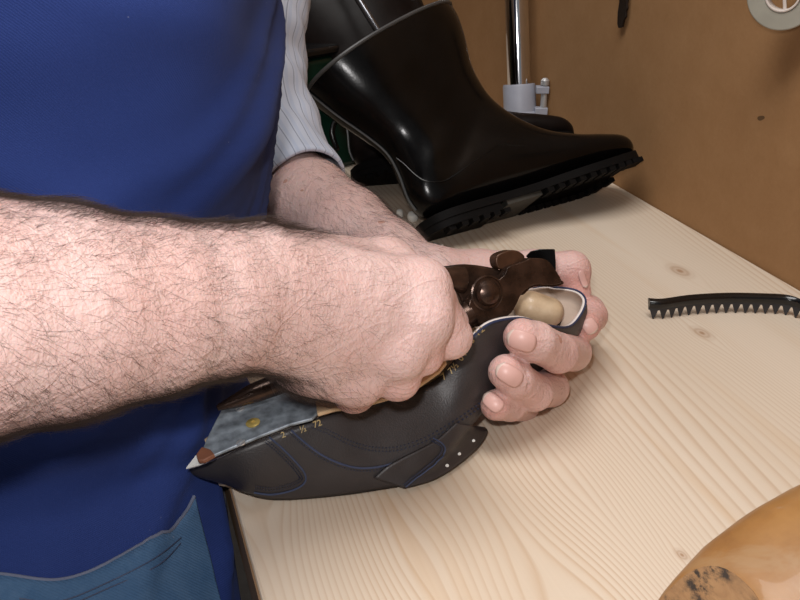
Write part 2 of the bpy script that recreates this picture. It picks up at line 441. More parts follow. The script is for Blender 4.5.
# ------------------------------------------------------------------ the person's bare body
def pts(*l): return [P(*p) for p in l]
R_ELB = P(-262, 338, .345)
def right_arm():
    all_ = pts((-262,338,.345),(0,313,.40),(130,300,.45),(256,296,.505),(480,330,.6),(350,400,.6),(420,300,.68))
    A = np.array([list(p) for p in all_]); lo = A.min(0)-.075; hi = A.max(0)+.06
    f = Field(lo, hi, .0013)
    u = K
    # forearm: two strands that separate towards the wrist
    f.chain(pts((-262,338,.345),(-60,318,.385),(60,303,.425),(150,290,.455),(215,278,.485),(258,272,.505)), [r*u for r in (.050,.0525,.0455,.036,.029,.0255)], .004)
    f.chain(pts((-60,318,.385),(60,318,.425),(150,318,.455),(215,318,.485),(258,322,.508)), [r*u for r in (.052,.046,.037,.030,.0255)], .012)
    f.cap(P(215,300,.478), P(275,298,.515), .029*u, .026*u, .012)
    # back of the hand
    f.cap(P(258,270,.508), P(418,286,.566), .0235*u, .0165*u, .014*u)
    f.cap(P(262,290,.508), P(420,318,.562), .0235*u, .0175*u, .014*u)
    f.cap(P(262,308,.510), P(394,350,.562), .0235*u, .0185*u, .014*u)
    f.cap(P(262,324,.512), P(354,374,.570), .0235*u, .0190*u, .014*u)
    f.ell(P(312,352,.566), (.030*u,.028*u,.026*u), None, .016*u)
    f.ell(P(340,315,.575), (.040*u,.030*u,.036*u), None, .02*u)
    # knuckles
    for p, r in (((420,287,.560), .0165), ((424,320,.556), .0172), ((398,352,.556), .0172), ((358,378,.564), .0165)):
        f.cap(P(*p), P(p[0]+1, p[1], p[2]), r*u, r*u, .010*u)
    # extensor tendons, veins of the back of the hand
    for a, b in (((300,285,.503),(416,300,.549)), ((300,300,.505),(395,338,.548)), ((300,272,.507),(415,279,.552)), ((300,318,.508),(355,360,.553))):
        f.cap(P(*a), P(*b), .003*u, .0032*u, .008*u)
    # thumb on the far side, closing round the handle
    f.chain(pts((288,262,.532),(385,269,.588),(432,300,.622),(452,322,.645)), [r*u for r in (.0195,.0185,.0145,.012)], .010*u)
    f.cap(P(385,272,.585), P(425,290,.570), .016*u, .013*u, .014*u)
    # fingers
    f.chain(pts((420,287,.563),(450,337,.586),(428,347,.632),(405,350,.636)), [r*u for r in (.0168,.0142,.0126,.0110)], .003)
    f.chain(pts((424,322,.558),(421,353,.570),(410,360,.614),(392,362,.622)), [r*u for r in (.0165,.0142,.0126,.0110)], .0025)
    f.chain(pts((396,352,.560),(397,377,.572),(384,378,.614),(366,376,.618)), [r*u for r in (.0172,.0150,.0126,.0110)], .0025)
    f.chain(pts((356,378,.566),(354,391,.586),(344,386,.614),(328,382,.618)), [r*u for r in (.0168,.0142,.0115,.0100)], .0025)
    return f
def left_arm():
    u = K
    A = np.array([list(p) for p in pts((255,160,.98),(310,200,.88),(430,280,.76),(600,320,.70),(500,400,.66),(560,360,.80),(480,330,.82))]); lo = A.min(0)-.065; hi = A.max(0)+.05
    f = Field(lo, hi, .0013)
    f.chain(pts((255,160,.97),(309,202,.88),(346,230,.84),(386,259,.80),(428,286,.765)), [r*u for r in (.047,.042,.0405,.035,.029)], .008)
    # palm
    f.cap(P(432,282,.768), P(548,312,.825), .025*u, .019*u, .014*u)
    f.cap(P(432,286,.772), P(545,340,.80), .025*u, .019*u, .014*u)
    f.cap(P(432,292,.775), P(530,366,.80), .025*u, .019*u, .014*u)
    f.cap(P(432,300,.775), P(512,385,.79), .024*u, .018*u, .014*u)
    # thumb along the far side of the toe
    f.chain(pts((440,280,.768),(480,275,.778),(533,269,.792),(571,269,.792),(577,293,.788)), [r*u for r in (.0240,.0212,.0162,.0148,.0124)], .006*u)
    f.cap(P(572,270,.791), P(573,271,.791), .0152*u, .0152*u, .004)
    f.cap(P(440,280,.768), P(540,300,.815), .02*u, .017*u, .02*u)
    # index, middle, ring and little finger round the toe
    f.chain(pts((548,312,.825),(588,312,.800),(591,316,.770),(586,326,.742)), [r*u for r in (.0175,.0148,.0136,.0120)], .003)
    f.chain(pts((545,340,.80),(572,352,.745),(558,353,.690),(536,342,.662),(522,337,.655)), [r*u for r in (.0180,.0155,.0152,.0148,.0138)], .003)
    f.chain(pts((530,366,.80),(550,388,.735),(534,392,.690),(515,379,.664),(506,372,.657)), [r*u for r in (.0175,.0150,.0145,.0140,.0132)], .003)
    f.chain(pts((512,385,.79),(522,405,.730),(510,405,.690),(496,405,.668)), [r*u for r in (.0160,.0135,.0122,.0117)], .003)
    for a, b in (((549,343,.6712),(553,361,.6725)), ((552,343,.6712),(556,360,.6735)), ((525,373,.6535),(528,390,.6545))):
        f.cap(P(*a), P(*b), .0010*u, .0010*u, .0025, sub=True)
    return f

# torso profile (height above the bench, centre x, half depth, half width)
TZ = [-.90, -.50, -.20, -.04, .06, .15, .22, .32, .42, .50]
TX = [-.19, -.17, -.135, -.112, -.094, -.066, -.037, -.026, -.01, .01]
TA = [.16, .165, .17, .155, .148, .144, .136, .126, .110, .07]
TB = [.215, .225, .23, .222, .20, .20, .205, .21, .20, .12]
TY = 0.665
def ty(z): return interp(z, [-.12, -.03, .03], [.59, .605, .665])
def torso(th, z, off=0.0):
    xc = interp(z, TZ, TX); a = interp(z, TZ, TA)+off; b = interp(z, TZ, TB)+off
    c, s = math.cos(th), math.sin(th); e = interp(z, [-.12, .0], [.42, .85])
    return Vector((xc + a*math.copysign(abs(c)**e, c), ty(z) + b*math.copysign(abs(s)**e, s), BZ+z))
L_SH = Vector((.02, TY+.20, BZ+.42)); R_SH = Vector((-.09, TY-.21, BZ+.42)); L_ELB = P(255,150,.98)
def trunk():
    f = Field((-.35, .2, .02), (.42, 1.12, 1.78), .006)
    for i in range(2, len(TZ)-1):
        f.ell((TX[i], ty(TZ[i]), BZ+TZ[i]), (TA[i]-.022, TB[i]-.03, .09), None, .03)
    for sy in (-.1, .1):
        f.chain([Vector((-.13, TY+sy, BZ-.12)), Vector((-.12, TY+sy*1.05, BZ-.42)), Vector((-.16, TY+sy*1.1, .09)), Vector((-.02, TY+sy*1.2, .045))], [.092, .062, .042, .035], .02)
    f.chain([R_SH+Vector((0, .02, .02)), R_SH.lerp(R_ELB, .3), R_SH.lerp(R_ELB, .6), R_ELB], [.042, .040, .040, .044], .004)
    f.chain([L_SH+Vector((0, -.02, .02)), P(255,-40,.985), P(255,30,.985), P(259,85,.97), P(265,125,.96), P(262,162,.965)], [.038, .036, .036, .036, .036, .038], .004)
    f.chain([L_SH+Vector((0, -.02, .02)), R_SH+Vector((0, .02, .02))], [.038, .042], .004)
    N = Vector((-.01, TY, BZ+.44)); H = Vector((.07, TY, BZ+.64))
    f.chain([N, Vector((.03, TY, BZ+.56))], [.062, .055], .03)
    f.ell(H, (.095, .075, .115), None, .03); f.ell(H+Vector((.045, 0, -.06)), (.055, .052, .06), None, .03)
    f.ell(H+Vector((.102, 0, -.012)), (.017, .013, .026), None, .012)                              # nose
    for sy in (-1, 1):
        f.ell(H+Vector((.086, sy*.032, .008)), (.014, .016, .011), None, .006, sub=True)
        f.ell(H+Vector((.078, sy*.032, .006)), (.013, .013, .012), None, .002)
        f.ell(H+Vector((0, sy*.078, -.01)), (.020, .010, .032), None, .008)
        f.cap(H+Vector((.088, sy*.018, .028)), H+Vector((.078, sy*.048, .030)), .008, .006, .008)
    f.cap(H+Vector((.094, -.022, -.062)), H+Vector((.094, .022, -.062)), .007, .007, .005)
    return f
VA, FA = right_arm().mesh(); VL, FL = left_arm().mesh(); VT, FT = trunk().mesh()
V = np.concatenate([VA, VL, VT]); F = np.concatenate([FA, FL+len(VA), FT+len(VA)+len(VL)])
person = obj('person', V, F, M_skin)
tag(person, 'man in blue apron and striped shirt bending over the bench, pulling leather with pincers', 'person')
# redness at knuckles and fingertips
fl = np.zeros(len(V), np.float32)
for p, r, s_ in ((( 436,308,.572),.014,.55), ((424,350,.566),.015,.7), ((398,374,.57),.016,.6), ((350,394,.58),.018,.6), ((452,330,.59),.014,.35),
                ((575,285,.78),.018,.9), ((572,264,.785),.012,.4), ((588,326,.735),.016,.9), ((520,337,.65),.013,.6), ((506,372,.65),.013,.6), ((495,405,.66),.012,.7), ((560,352,.69),.014,.45), ((535,392,.69),.014,.4), ((548,272,.785),.016,.4), ((560,358,.69),.04,.30), ((578,285,.785),.035,.38), ((530,385,.68),.03,.28), ((590,315,.76),.03,.45), ((440,330,.58),.03,.16)):
    c = np.array(P(*p)); d2 = ((V-c)**2).sum(1); fl = np.maximum(fl, min(1, 1.25*s_)*np.exp(-d2/(r*K)**2))
at = person.data.attributes.new('flush', 'FLOAT', 'POINT'); at.data.foreach_set('value', fl)
BV = BVHTree.FromPolygons([tuple(v) for v in V[:len(VA)+len(VL)]], [tuple(int(i) for i in f) for f in np.concatenate([FA, FL+len(VA)])])

def hit(bv, u, v):
    h = bv.ray_cast(CAM, ray(u, v).normalized()); return h[0], h[1]
# fingernails: grids laid on the fingertip surface (base pixel, tip pixel, half width in pixels)
def nail(u0, v0, u1, v1, hw, side=None):
    nu, nv = 9, 9; verts = []; ok = True
    ax = Vector((u1-u0, v1-v0)); L = ax.length; ax.normalize(); sd = Vector((-ax.y, ax.x))
    if side: sd = Vector(side)
    for i in range(nu+1):
        s_ = i/nu
        w = hw*(1-.25*(abs(2*s_-1))**4)
        for j in range(nv+1):
            q = 2*j/nv-1
            bow = (1-q*q)*(.14 if s_ > .5 else -.10)*L*abs(2*s_-1)
            p = Vector((u0, v0)) + ax*(s_*L+bow) + sd*(q*w)
            h, n = hit(BV, p.x, p.y)
            if h is None: h, n = hit(BV, (u0+u1)/2, (v0+v1)/2); ok = False
            verts.append(h + n*(.00045+.0004*(1-q*q)))
    fs = []; mi = []
    for i in range(nu):
        for j in range(nv):
            a = i*(nv+1)+j; fs.append((a, a+1, a+nv+2, a+nv+1)); mi.append(1 if i >= nu-1 else 0)
    o = obj('fingernail', verts, fs, None, person, mats=[M_nail, M_nailtip], fmats=mi)
    o.data.flip_normals() if o.data.polygons[0].normal.dot(FW) > 0 else None
    addmod(o, 'SOLIDIFY', thickness=.0006, offset=1)
    return o
nail(533,344,511,337,9.5); nail(519,381,500,369,9.0); nail(500,408,487,397,7.5); nail(586,321,593,331,7.0)
nail(580,272,585,286,3.0)

# arm hair: thin tapering strands growing from the skin
def hair(name, Vs, Fs, n, keep, flow, Lr, rad, seed):
    r = np.random.default_rng(seed); tri = np.concatenate([Fs[:, [0,1,2]], Fs[:, [0,2,3]]])
    a, b, c = Vs[tri[:,0]], Vs[tri[:,1]], Vs[tri[:,2]]; nn = np.cross(b-a, c-a); ar = np.linalg.norm(nn, axis=1)+1e-15
    cen = (a+b+c)/3; wgt = ar*keep(cen); wgt /= wgt.sum()
    pick = r.choice(len(tri), n, p=wgt); nrm = nn[pick]/ar[pick][:,None]
    w1 = r.random((n,1)); w2 = r.random((n,1)); sw = (w1+w2) > 1; w1 = np.where(sw, 1-w1, w1); w2 = np.where(sw, 1-w2, w2)
    p = a[pick]+(b[pick]-a[pick])*w1+(c[pick]-a[pick])*w2
    fdir = flow(p) + r.normal(0, .28, (n,3)); fdir -= nrm*(fdir*nrm).sum(1)[:,None]; fdir /= np.linalg.norm(fdir, axis=1)[:,None]+1e-9
    L = r.uniform(*Lr, (n,1)); S = 5; vs = []
    side = np.cross(nrm, fdir); curl = r.normal(0, .5, (n,1)); lift = r.uniform(.25, .55, (n,1))
    rr = rad*r.uniform(.7, 1.2, (n,1))
    for k in range(S):
        t = k/(S-1)
        q = p + L*(fdir*t + nrm*lift*(t-.75*t*t) + side*curl*t*t*.6)
        for m in range(3):
            an = 2*math.pi*m/3
            vs.append(q + rr*(1-.75*t)*(side*math.cos(an)+nrm*math.sin(an)))
    vs = np.stack(vs, 1).reshape(-1, 3)
    base = np.arange(n)[:,None]*S*3; fs = []
    for k in range(S-1):
        for m in range(3):
            fs.append(base+np.array([[k*3+m, k*3+(m+1)%3, (k+1)*3+(m+1)%3, (k+1)*3+m]]))
    o = obj(name, vs, np.concatenate(fs), M_hair, person); o['kind'] = 'stuff'; return o
def px(p):
    q = p-np.array(CAM); d = q@np.array(FW); return 400+FPX*(q@np.array(RT))/d, 300-FPX*(q@np.array(UP))/d, d/K
def keepR(p):
    u, v, d = px(p); w = np.clip((420-u)/190, 0, 1)**1.1; mid = (v-(315-.06*u))/110
    return w*(.35+.65*np.clip(np.abs(mid), 0, 1)**1.5)*(u > -330)
dR = np.array((P(256,296,.505)-P(0,313,.40)).normalized()); upv = np.array(UP)
def flowR(p):
    u, v, d = px(p); s_ = np.clip((v-300)/90, -1, 1)[:,None]; return dR[None]*.85 + upv[None]*(-.75*s_+ -.15)
hair('arm_hair', VA, FA, 15000, keepR, flowR, (.006, .015), .000045, 3)
def keepE(p):
    u, v, d = px(p); top_ = np.interp(u, [-60, 0, 60, 100, 180, 260, 300], [185, 190, 207, 213, 220, 225, 232]); bot = np.interp(u, [-60, 0, 100, 160, 240, 290], [450, 440, 415, 400, 372, 385])
    return ((v < top_+9) | (v > bot-9))*np.clip((330-u)/60, 0, 1)*(u > -80)
hair('arm_hair', VA, FA, 6000, keepE, flowR, (.009, .019), .00006, 9)
dL = np.array((P(432,280,.765)-P(310,201,.88)).normalized())
def keepL(p):
    u, v, d = px(p); return np.clip((455-u)/60, 0, 1)*np.clip((u-290)/90, .08, 1)*(u > 262)*(v < 275)
def flowL(p): return dL[None]*.9 - upv[None]*.5 + np.array(RT)[None]*.2
hair('arm_hair', VL, FL, 3600, keepL, flowL, (.008, .016), .00006, 4)

# ------------------------------------------------------------------ clothes
def uvsheet(name, grid, mat, parent, thick=.0016, closed=False):
    nr = len(grid); nc = len(grid[0]); vs = [v for r in grid for v in r]; fs = []; uv = []
    for i in range(nr-1):
        for k in range(nc if closed else nc-1):
            fs.append((i*nc+k, i*nc+(k+1) % nc, (i+1)*nc+(k+1) % nc, (i+1)*nc+k))
            uv += [(k/nc, i/nr), ((k+1)/nc, i/nr), ((k+1)/nc, (i+1)/nr), (k/nc, (i+1)/nr)]
    o = obj(name, vs, fs, mat, parent)
    l = o.data.uv_layers.new(name='UVMap'); l.data.foreach_set('uv', [x for p in uv for x in p])
    if thick: addmod(o, 'SOLIDIFY', thickness=thick, offset=0)
    return o
def folds(th, z):
    d = .0
    for (tz, tt, sl, wd, am, ex) in ((.262, -.75, .115, .010, .0045, .5), (.238, -.60, .10, .008, -.0030, .45), (.150, -.55, .20, .010, .0050, .5), (.125, -.95, .12, .009, .004, .45), (.300, -1.25, -.06, .012, .004, .6), (.215, -1.35, .05, .011, .0035, .5), (.02, -.9, .12, .010, .005, .5), (-.02, -.6, .16, .010, .005, .4)):
        x = (z-tz-sl*(th-tt))/wd; d += am*math.exp(-x*x)*math.exp(-((th-tt)/ex)**2)
    for (tz, tt, sl, wd, am) in ((.245, -.55, .10, .018, .007), (.165, -.35, .22, .016, .006), (.10, -.9, .05, .02, .006), (.04, -.8, -.06, .020, .008), (.015, -.3, -.16, .014, .006), (.30, -1.2, .02, .025, .006), (-.03, -1.3, -.05, .02, .006), (.20, -1.4, -.12, .022, .006)):
        x = (z - tz - sl*(th-tt))/wd; d += am*1.5*math.exp(-x*x)*math.exp(-((th-tt)/.75)**2)
    d += .0022*math.sin(th*5+z*21+1.0)*math.sin(z*17+th*3) + .0008*math.sin(th*11-z*44)
    return d
NZ, NTH = 150, 150
ZT, ZB = .40, -.55
TH0, TH1 = math.radians(-170), math.radians(64)
grid = []
for i in range(NZ+1):
    z = ZT+(ZB-ZT)*i/NZ; row = []
    for k in range(NTH+1):
        th = TH0+(TH1-TH0)*k/NTH
        lim = math.radians(64)-max(0, (z-.24))*1.2
        th = min(th, lim) if th > lim else th
        p = torso(th, z, .016+folds(th, z))
        if z < .012: p.x = min(p.x, BX0-.006-.0*z)
        row.append(p)
    grid.append(row)
apron = uvsheet('apron', grid, M_apron, person, .0018)
apron['label'] = 'plain blue work apron'
AV = BVHTree.FromPolygons([tuple(v) for r in grid for v in r], [(i*(NTH+1)+k, i*(NTH+1)+k+1, (i+1)*(NTH+1)+k+1, (i+1)*(NTH+1)+k) for i in range(NZ) for k in range(NTH)])
def on_apron(u, v, off=.003):
    h, n = hit(AV, u, v)
    if h is None: return None
    if n.dot(FW) > 0: n = -n
    return h+n*off
# faded denim panel sewn over the lower apron
top = [(-60, 570), (0, 575), (60, 581), (110, 563), (150, 540), (175, 517), (190, 497)]
topc = catmull([(u, v, 0) for u, v in top], 8)
rows = []
for p in topc:
    fr = (p.x+60)/250
    row = []
    for j in range(13):
        t = j/12; u = p.x + t*(27*(p.x > 150)*((p.x-150)/40) + 0); v = p.y+(665-p.y)*t
        if p.x > 150: u = p.x+(190+27*(v-497)/103*1.0-190)*((p.x-150)/40)
        q = on_apron(u, v, .0035)
        row.append(q)
    rows.append(row)
# fall back to the neighbouring point where the panel leaves the apron
for r in rows:
    for j in range(len(r)):
        if r[j] is None: r[j] = r[j-1] + Vector((0, 0, -.01)) if j else Vector((0, .5, BZ))
uvsheet('denim_panel', rows, M_denim, person, .0016)['label'] = 'faded denim panel with a pale hem'
MB().tube([r[0] for r in rows], .0011, 8).build('hem_piping', M_hem, person)
for off in (20, 26):
    st = [on_apron(u, v+off+(190-u)*.02, .0052) for u, v in [(20, 577), (60, 581), (110, 563), (150, 540), (176, 520)]]
    MB().tube(catmull([s_ for s_ in st if s_], 6), .00035, 6).build('stitching', M_thread2, person)

# shirt body
grid = [[torso(2*math.pi*k/72, z, .006) for k in range(72)] for z in np.linspace(.46, -.12, 40)]
uvsheet('shirt_body', grid, M_stripe, person, .0015, True)
def sleeve(name, axis, rad, wrink, a0):
    c = catmull(axis, 10); n = len(c); N = 72; grid = []
    t0 = (c[1]-c[0]).normalized(); a = (Vector(a0)-t0*Vector(a0).dot(t0)).normalized()
    for i, p in enumerate(c):
        t = (c[min(i+1, n-1)]-c[max(i-1, 0)]).normalized(); a = (a-t*a.dot(t)).normalized(); b = t.cross(a)
        s_ = i/(n-1); r = interp(s_, np.linspace(0, 1, len(rad)), rad)
        row = []
        for k in range(N):
            an = 2*math.pi*k/N
            w = wrink*(math.sin(2*an+s_*19)*.6+math.sin(3*an-s_*31+1)*.45+.35*math.sin(5*an+s_*47))
            env = .5+.5*math.sin(math.pi*min(1, s_*1.05))
            row.append(p+(a*math.cos(an)+b*math.sin(an))*(r+w*env))
        grid.append(row)
    # turned-in cuff edge
    grid.append([c[-1]+(v-c[-1])*.93 for v in grid[-1]])
    o = uvsheet(name, grid, M_stripe, person, .0015, True); return o
sleeve('sleeve', [L_SH+Vector((0, -.02, .03)), P(255,-40,.985), P(255,30,.985), P(259,85,.97), P(273,140,.94), P(303,188,.885)], [.060*K,.054*K,.052*K,.0525*K,.0515*K,.0445*K], .0034, RT)
sleeve('sleeve', [R_SH+Vector((0, .02, .03)), R_SH.lerp(R_ELB, .3), R_SH.lerp(R_ELB, .6), R_SH.lerp(R_ELB, .86)], [.060,.055,.053,.050], .003, RT)
# trousers, shoes and hair (mostly out of the picture)
for sy in (-.1, .1):
    ax = [Vector((-.13, TY+sy, BZ-.06)), Vector((-.125, TY+sy*1.05, BZ-.42)), Vector((-.16, TY+sy*1.1, .07))]
    c = catmull(ax, 10); rings = [[p+Vector((math.cos(2*math.pi*k/28)*interp(i/20, [0, .5, 1], [.108, .082, .075]), math.sin(2*math.pi*k/28)*interp(i/20, [0, .5, 1], [.104, .082, .075]), 0)) for k in range(28)] for i, p in enumerate(c)]
    vs, fs = loft(rings, True, True); obj('trouser_leg', vs, fs, M_trouser, person)
    rings = []
    for x, h, w in ((-.23,.02,.02), (-.22,.07,.035), (-.17,.10,.04), (-.1,.09,.04), (-.03,.06,.046), (.03,.045,.045), (.06,.03,.03), (.065,.012,.01)):
        rings.append([Vector((x, TY+sy*1.15+w*math.cos(2*math.pi*k/20), .002+h*.5+h*.5*math.sin(2*math.pi*k/20))) for k in range(20)])
    vs, fs = loft(rings); obj('shoe', vs, fs, M_boot2, person)
H = Vector((.07, TY, BZ+.64))
vs = []; fs = []; nu, nv = 32, 14
for j in range(nv+1):
    ph = math.pi*.56*j/nv
    for k in range(nu):
        an = 2*math.pi*k/nu; cut = 1-.30*max(0, math.cos(an))
        q = ph*cut; vs.append(H+Vector((-.006+.1*math.sin(q)*math.cos(an), .081*math.sin(q)*math.sin(an), .121*math.cos(q))))
for j in range(nv):
    for k in range(nu): fs.append((j*nu+k, j*nu+(k+1) % nu, (j+1)*nu+(k+1) % nu, (j+1)*nu+k))
o = obj('head_hair', vs, fs, M_hair, person); addmod(o, 'SOLIDIFY', thickness=.004, offset=1)

# ------------------------------------------------------------------ shoe on its last
Lc = Vector((.88, .34, .33)).normalized(); Wc = Vector((-.45, .40, .80)); Wc = (Wc-Lc*Wc.dot(Lc)).normalized()
Nc = Lc.cross(Wc); Nc = Nc if Nc.y > 0 else -Nc
Hc = Vector(((197-400)/900*.585, (300-463)/900*.585, .585))
def cam2w(q): return CAM + (RT*q.x+UP*q.y+FW*q.z)*K
def S(l, w, n): return cam2w(Hc+Lc*l+Wc*w+Nc*n)
Nw = cv(*Nc).normalized(); Lw = cv(*Lc).normalized(); Ww = cv(*Wc).normalized()
def rc(u, v): return Vector(((u-400)/900, (300-v)/900, 1))
def by_w(u, v, w):
    r = rc(u, v); d = (Hc.dot(Wc)+w)/r.dot(Wc); q = r*d-Hc; return q.dot(Lc), w, q.dot(Nc)
def by_n(u, v, n):
    r = rc(u, v); d = (Hc.dot(Nc)+n)/r.dot(Nc); return cam2w(r*d)
def lwn(p):
    q = p-CAM; q = Vector((q.dot(RT), q.dot(UP), q.dot(FW)))/K-Hc; return q.dot(Lc), q.dot(Wc), q.dot(Nc)
upper = empty('shoe_upper', bench(300, 497, 0), 'black leather shoe upper held upside down on the last, gripped by the pincers', 'shoe upper')
last = empty('shoe_last', bench(310, 495, 0), 'upturned shoe last with grey metal heel plate inside the black upper', 'shoe last')
EP = [(187,469,.028),(215,460,.012),(245,446,.005),(290,428,.002),(325,415,.002),(360,407,.003),(400,395,.004),(435,380,.003),(455,358,.001),(470,338,-.002),(490,322,-.004),(520,317,-.003),(545,324,.001),(568,326,.009),(581,313,.020),(585,299,.032),(576,290,.043),(556,287,.054),(532,288,.064)]
E = [by_w(*p) for p in EP]
BP = [('w',200,475,.030),('w',224,484,.028),('b',243,492,.010),('b',275,500,.003),('b',325,497,.003),('b',372,491,.003),('b',415,481,.006),('w',445,456,-.027),('w',467,431,-.018),('w',486,411,-.007),('w',509,394,.004),('w',531,378,.014),('w',549,364,.022),('w',562,350,.030),('w',572,336,.035),('w',577,322,.037),('w',574,312,.040),('w',562,310,.044),('w',545,318,.046)]
Bt = [by_w(*p[1:]) if p[0] == 'w' else lwn(bench(p[1], p[2], p[3])) for p in BP]
lE = E[-1][0]
for l, w in ((.21, .072), (.17, .068), (.13, .061), (.09, .056), (.05, .053), (.02, .047), (.002, .038)):
    E.append((l, w, -.006-.016*max(0, min(1, (.075-l)/.05))))
    nb = float(np.interp(l, [b[0] for b in Bt[:14]], [b[2] for b in Bt[:14]])) if True else -.06
    Bt.append((l+.006, .040 if l > .03 else .034, min(nb, -.012)))
n0 = len(E)
Ec = catmull(E, 6, True); Bc = catmull(Bt, 6, True); rings = []
NR = 14
for j in range(NR+1):
    t = j/NR; ring = []
    for e, b in zip(Ec, Bc):
        mid = (e+b)*.5
        out = Vector((0, -1 if e.y < .034 else 1, 0))*min(1, abs(e.y-.034)/.02)
        if e.x > .27: out = (out*.5+Vector((.8, 0, -.1)))
        mid = mid + out*(.013-.006*max(0, min(1, (e.x-.15)/.05))*(1 if e.x < .27 else 0)) + Vector((0, 0, -.004))
        p = e*(1-t)**2 + mid*2*t*(1-t) + b*t*t
        ring.append(S(*p))
    rings.append(ring)
vs, fs = loft(rings, False, True)
sh = obj('upper_shell', vs, fs, None, upper, mats=[M_upper, M_lining, M_edge]); fixnormals(sh)
UV_ = BVHTree.FromPolygons([tuple(v) for v in vs], fs)
addmod(sh, 'SOLIDIFY', thickness=.0022, offset=-1, material_offset=1, material_offset_rim=2, use_rim=True)
# navy outer line of the cut edge
MB().tube([rings[0][i] + (rings[1][i]-rings[0][i])*.12 + (S(.15,-.5,0)-S(.15,.03,0)).normalized()*.0006 for i in range(6*8, 6*18+1)], .0008, 6).build('edge_binding', M_navy, upper)
def on_upper(u, v, off=.0006):
    h, n = hit(UV_, u, v)
    if h is None: return None
    if n.dot(ray(u, v)) > 0: n = -n
    return h+n*off
def seam(pix, r=.00045, mat=None, name='seam', steps=10, off=.0005, dash=False):
    c = catmull([(u, v, 0) for u, v in pix], steps); q = [on_upper(p.x, p.y, off) for p in c]; q = [x for x in q if x]
    mb = MB()
    if len(q) < 3: return
    if dash:
        for i in range(0, len(q)-2, 2): mb.tube([q[i], q[i].lerp(q[i+1], .8)], r, 5)
    else: mb.tube(q, r, 6)
    return mb.build(name, mat or M_thread, upper)
def off_path(pix, d):
    out = []
    for i, (u, v) in enumerate(pix):
        a = pix[max(i-1, 0)]; b = pix[min(i+1, len(pix)-1)]; t = Vector((b[0]-a[0], b[1]-a[1])).normalized(); out.append((u-t.y*d, v+t.x*d))
    return out
s_heel = [(269,437),(282,448),(296,462),(305,474),(304,483),(292,490),(272,494),(254,492)]
s_main = [(291,430),(303,441),(322,455),(345,465),(366,468),(390,464),(415,454),(440,438),(456,424)]
s_vamp = [(312,424),(330,431),(350,441),(372,447),(396,447),(424,438),(452,422),(478,404),(497,388)]
seam(s_heel, .0006, M_thread2); 
for d in (4, 6.5): seam(off_path(s_heel, d), .00042, M_thread, dash=True, steps=14)
seam(s_main, .0007, M_thread2); seam(off_path(s_main, 3), .0004, M_thread, dash=True, steps=14)
for d in (0, 3.5): seam(off_path(s_vamp, d), .00045, M_thread, dash=True, steps=14)
# eyelet facing hanging below the quarter, flat on the bench side
def facepoly(pix, z0, z1):
    out = []
    for u, v in pix:
        k = max(0, min(1, (486-u)/90)); out.append(bench(u, v, z0+(z1-z0)*k))
    return out
inner = catmull([(u, v, 0) for u, v in [(456,423),(448,430),(436,440),(420,449),(402,458),(386,467),(374,478)]], 4)
outer = catmull([(u, v, 0) for u, v in [(484,428),(487,433),(479,446),(465,459),(449,471),(430,481),(404,488)]], 4)
rows = []
for a, b in zip(inner, outer):
    A_ = on_upper(a.x, a.y, .0016); B_ = bench(b.x, b.y, .0045); row = []
    if A_ is None: A_ = bench(a.x, a.y, .03)
    da = (A_-CAM).dot(FW); db = (B_-CAM).dot(FW)
    for t in np.linspace(0, 1, 13):
        q = a.lerp(b, t); d = da+(db-da)*t; h, n_ = hit(UV_, q.x, q.y)
        if h is not None: d = min(d, (h-CAM).dot(FW)-.0004-.0016*min(1, rows.__len__()*-1/18+1.1))
        row.append(CAM+ray(q.x, q.y)*d)
    rows.append(row)
vs, fs = loft(rows, False, False, False)
fcp = obj('eyelet_facing', vs, fs, M_upper, upper); addmod(fcp, 'SOLIDIFY', thickness=.0016, offset=0)
FV = BVHTree.FromPolygons([tuple(v.co) for v in fcp.data.vertices], [tuple(p.vertices) for p in fcp.data.polygons])
def on_face(u, v, off=.0006):
    h, n = hit(FV, u, v)
    if h is None: h, n = hit(UV_, u, v)
    if h is None: return None
    if n.dot(ray(u, v)) > 0: n = -n
    return h+n*off
for d in (0, 2.8):
    pp = off_path([(432,438),(441,443),(444,449),(440,457),(428,468),(414,479),(405,487)], d)
    q = [on_face(p.x, p.y, .0016) for p in catmull([(u, v, 0) for u, v in pp], 5)]; q = [x for x in q if x]
    MB().tube(q, .00055, 6).build('seam', M_thread2 if d == 0 else M_thread, upper)
for u, v in ((472,441),(458,454),(446,466)):
    h = on_face(u, v, .0012)
    if h: MB().lathe(h, Vector((-.1, -.2, 1)), [(.0003, .0006), (.0011, .0005), (.0012, 0)], 12).build('eyelet', M_white, upper)
# edge of the leather pulled up through the jaws
tabpix = [(526,256),(531,251),(540,249),(555,249),(556,262),(556,284),(549,276),(538,268)]
MB().prism([P(u, v, .700+.0002*(v-250)) for u, v in tabpix], FW*.0022).build('pulled_edge', M_boot, upper, bevel=.0006)
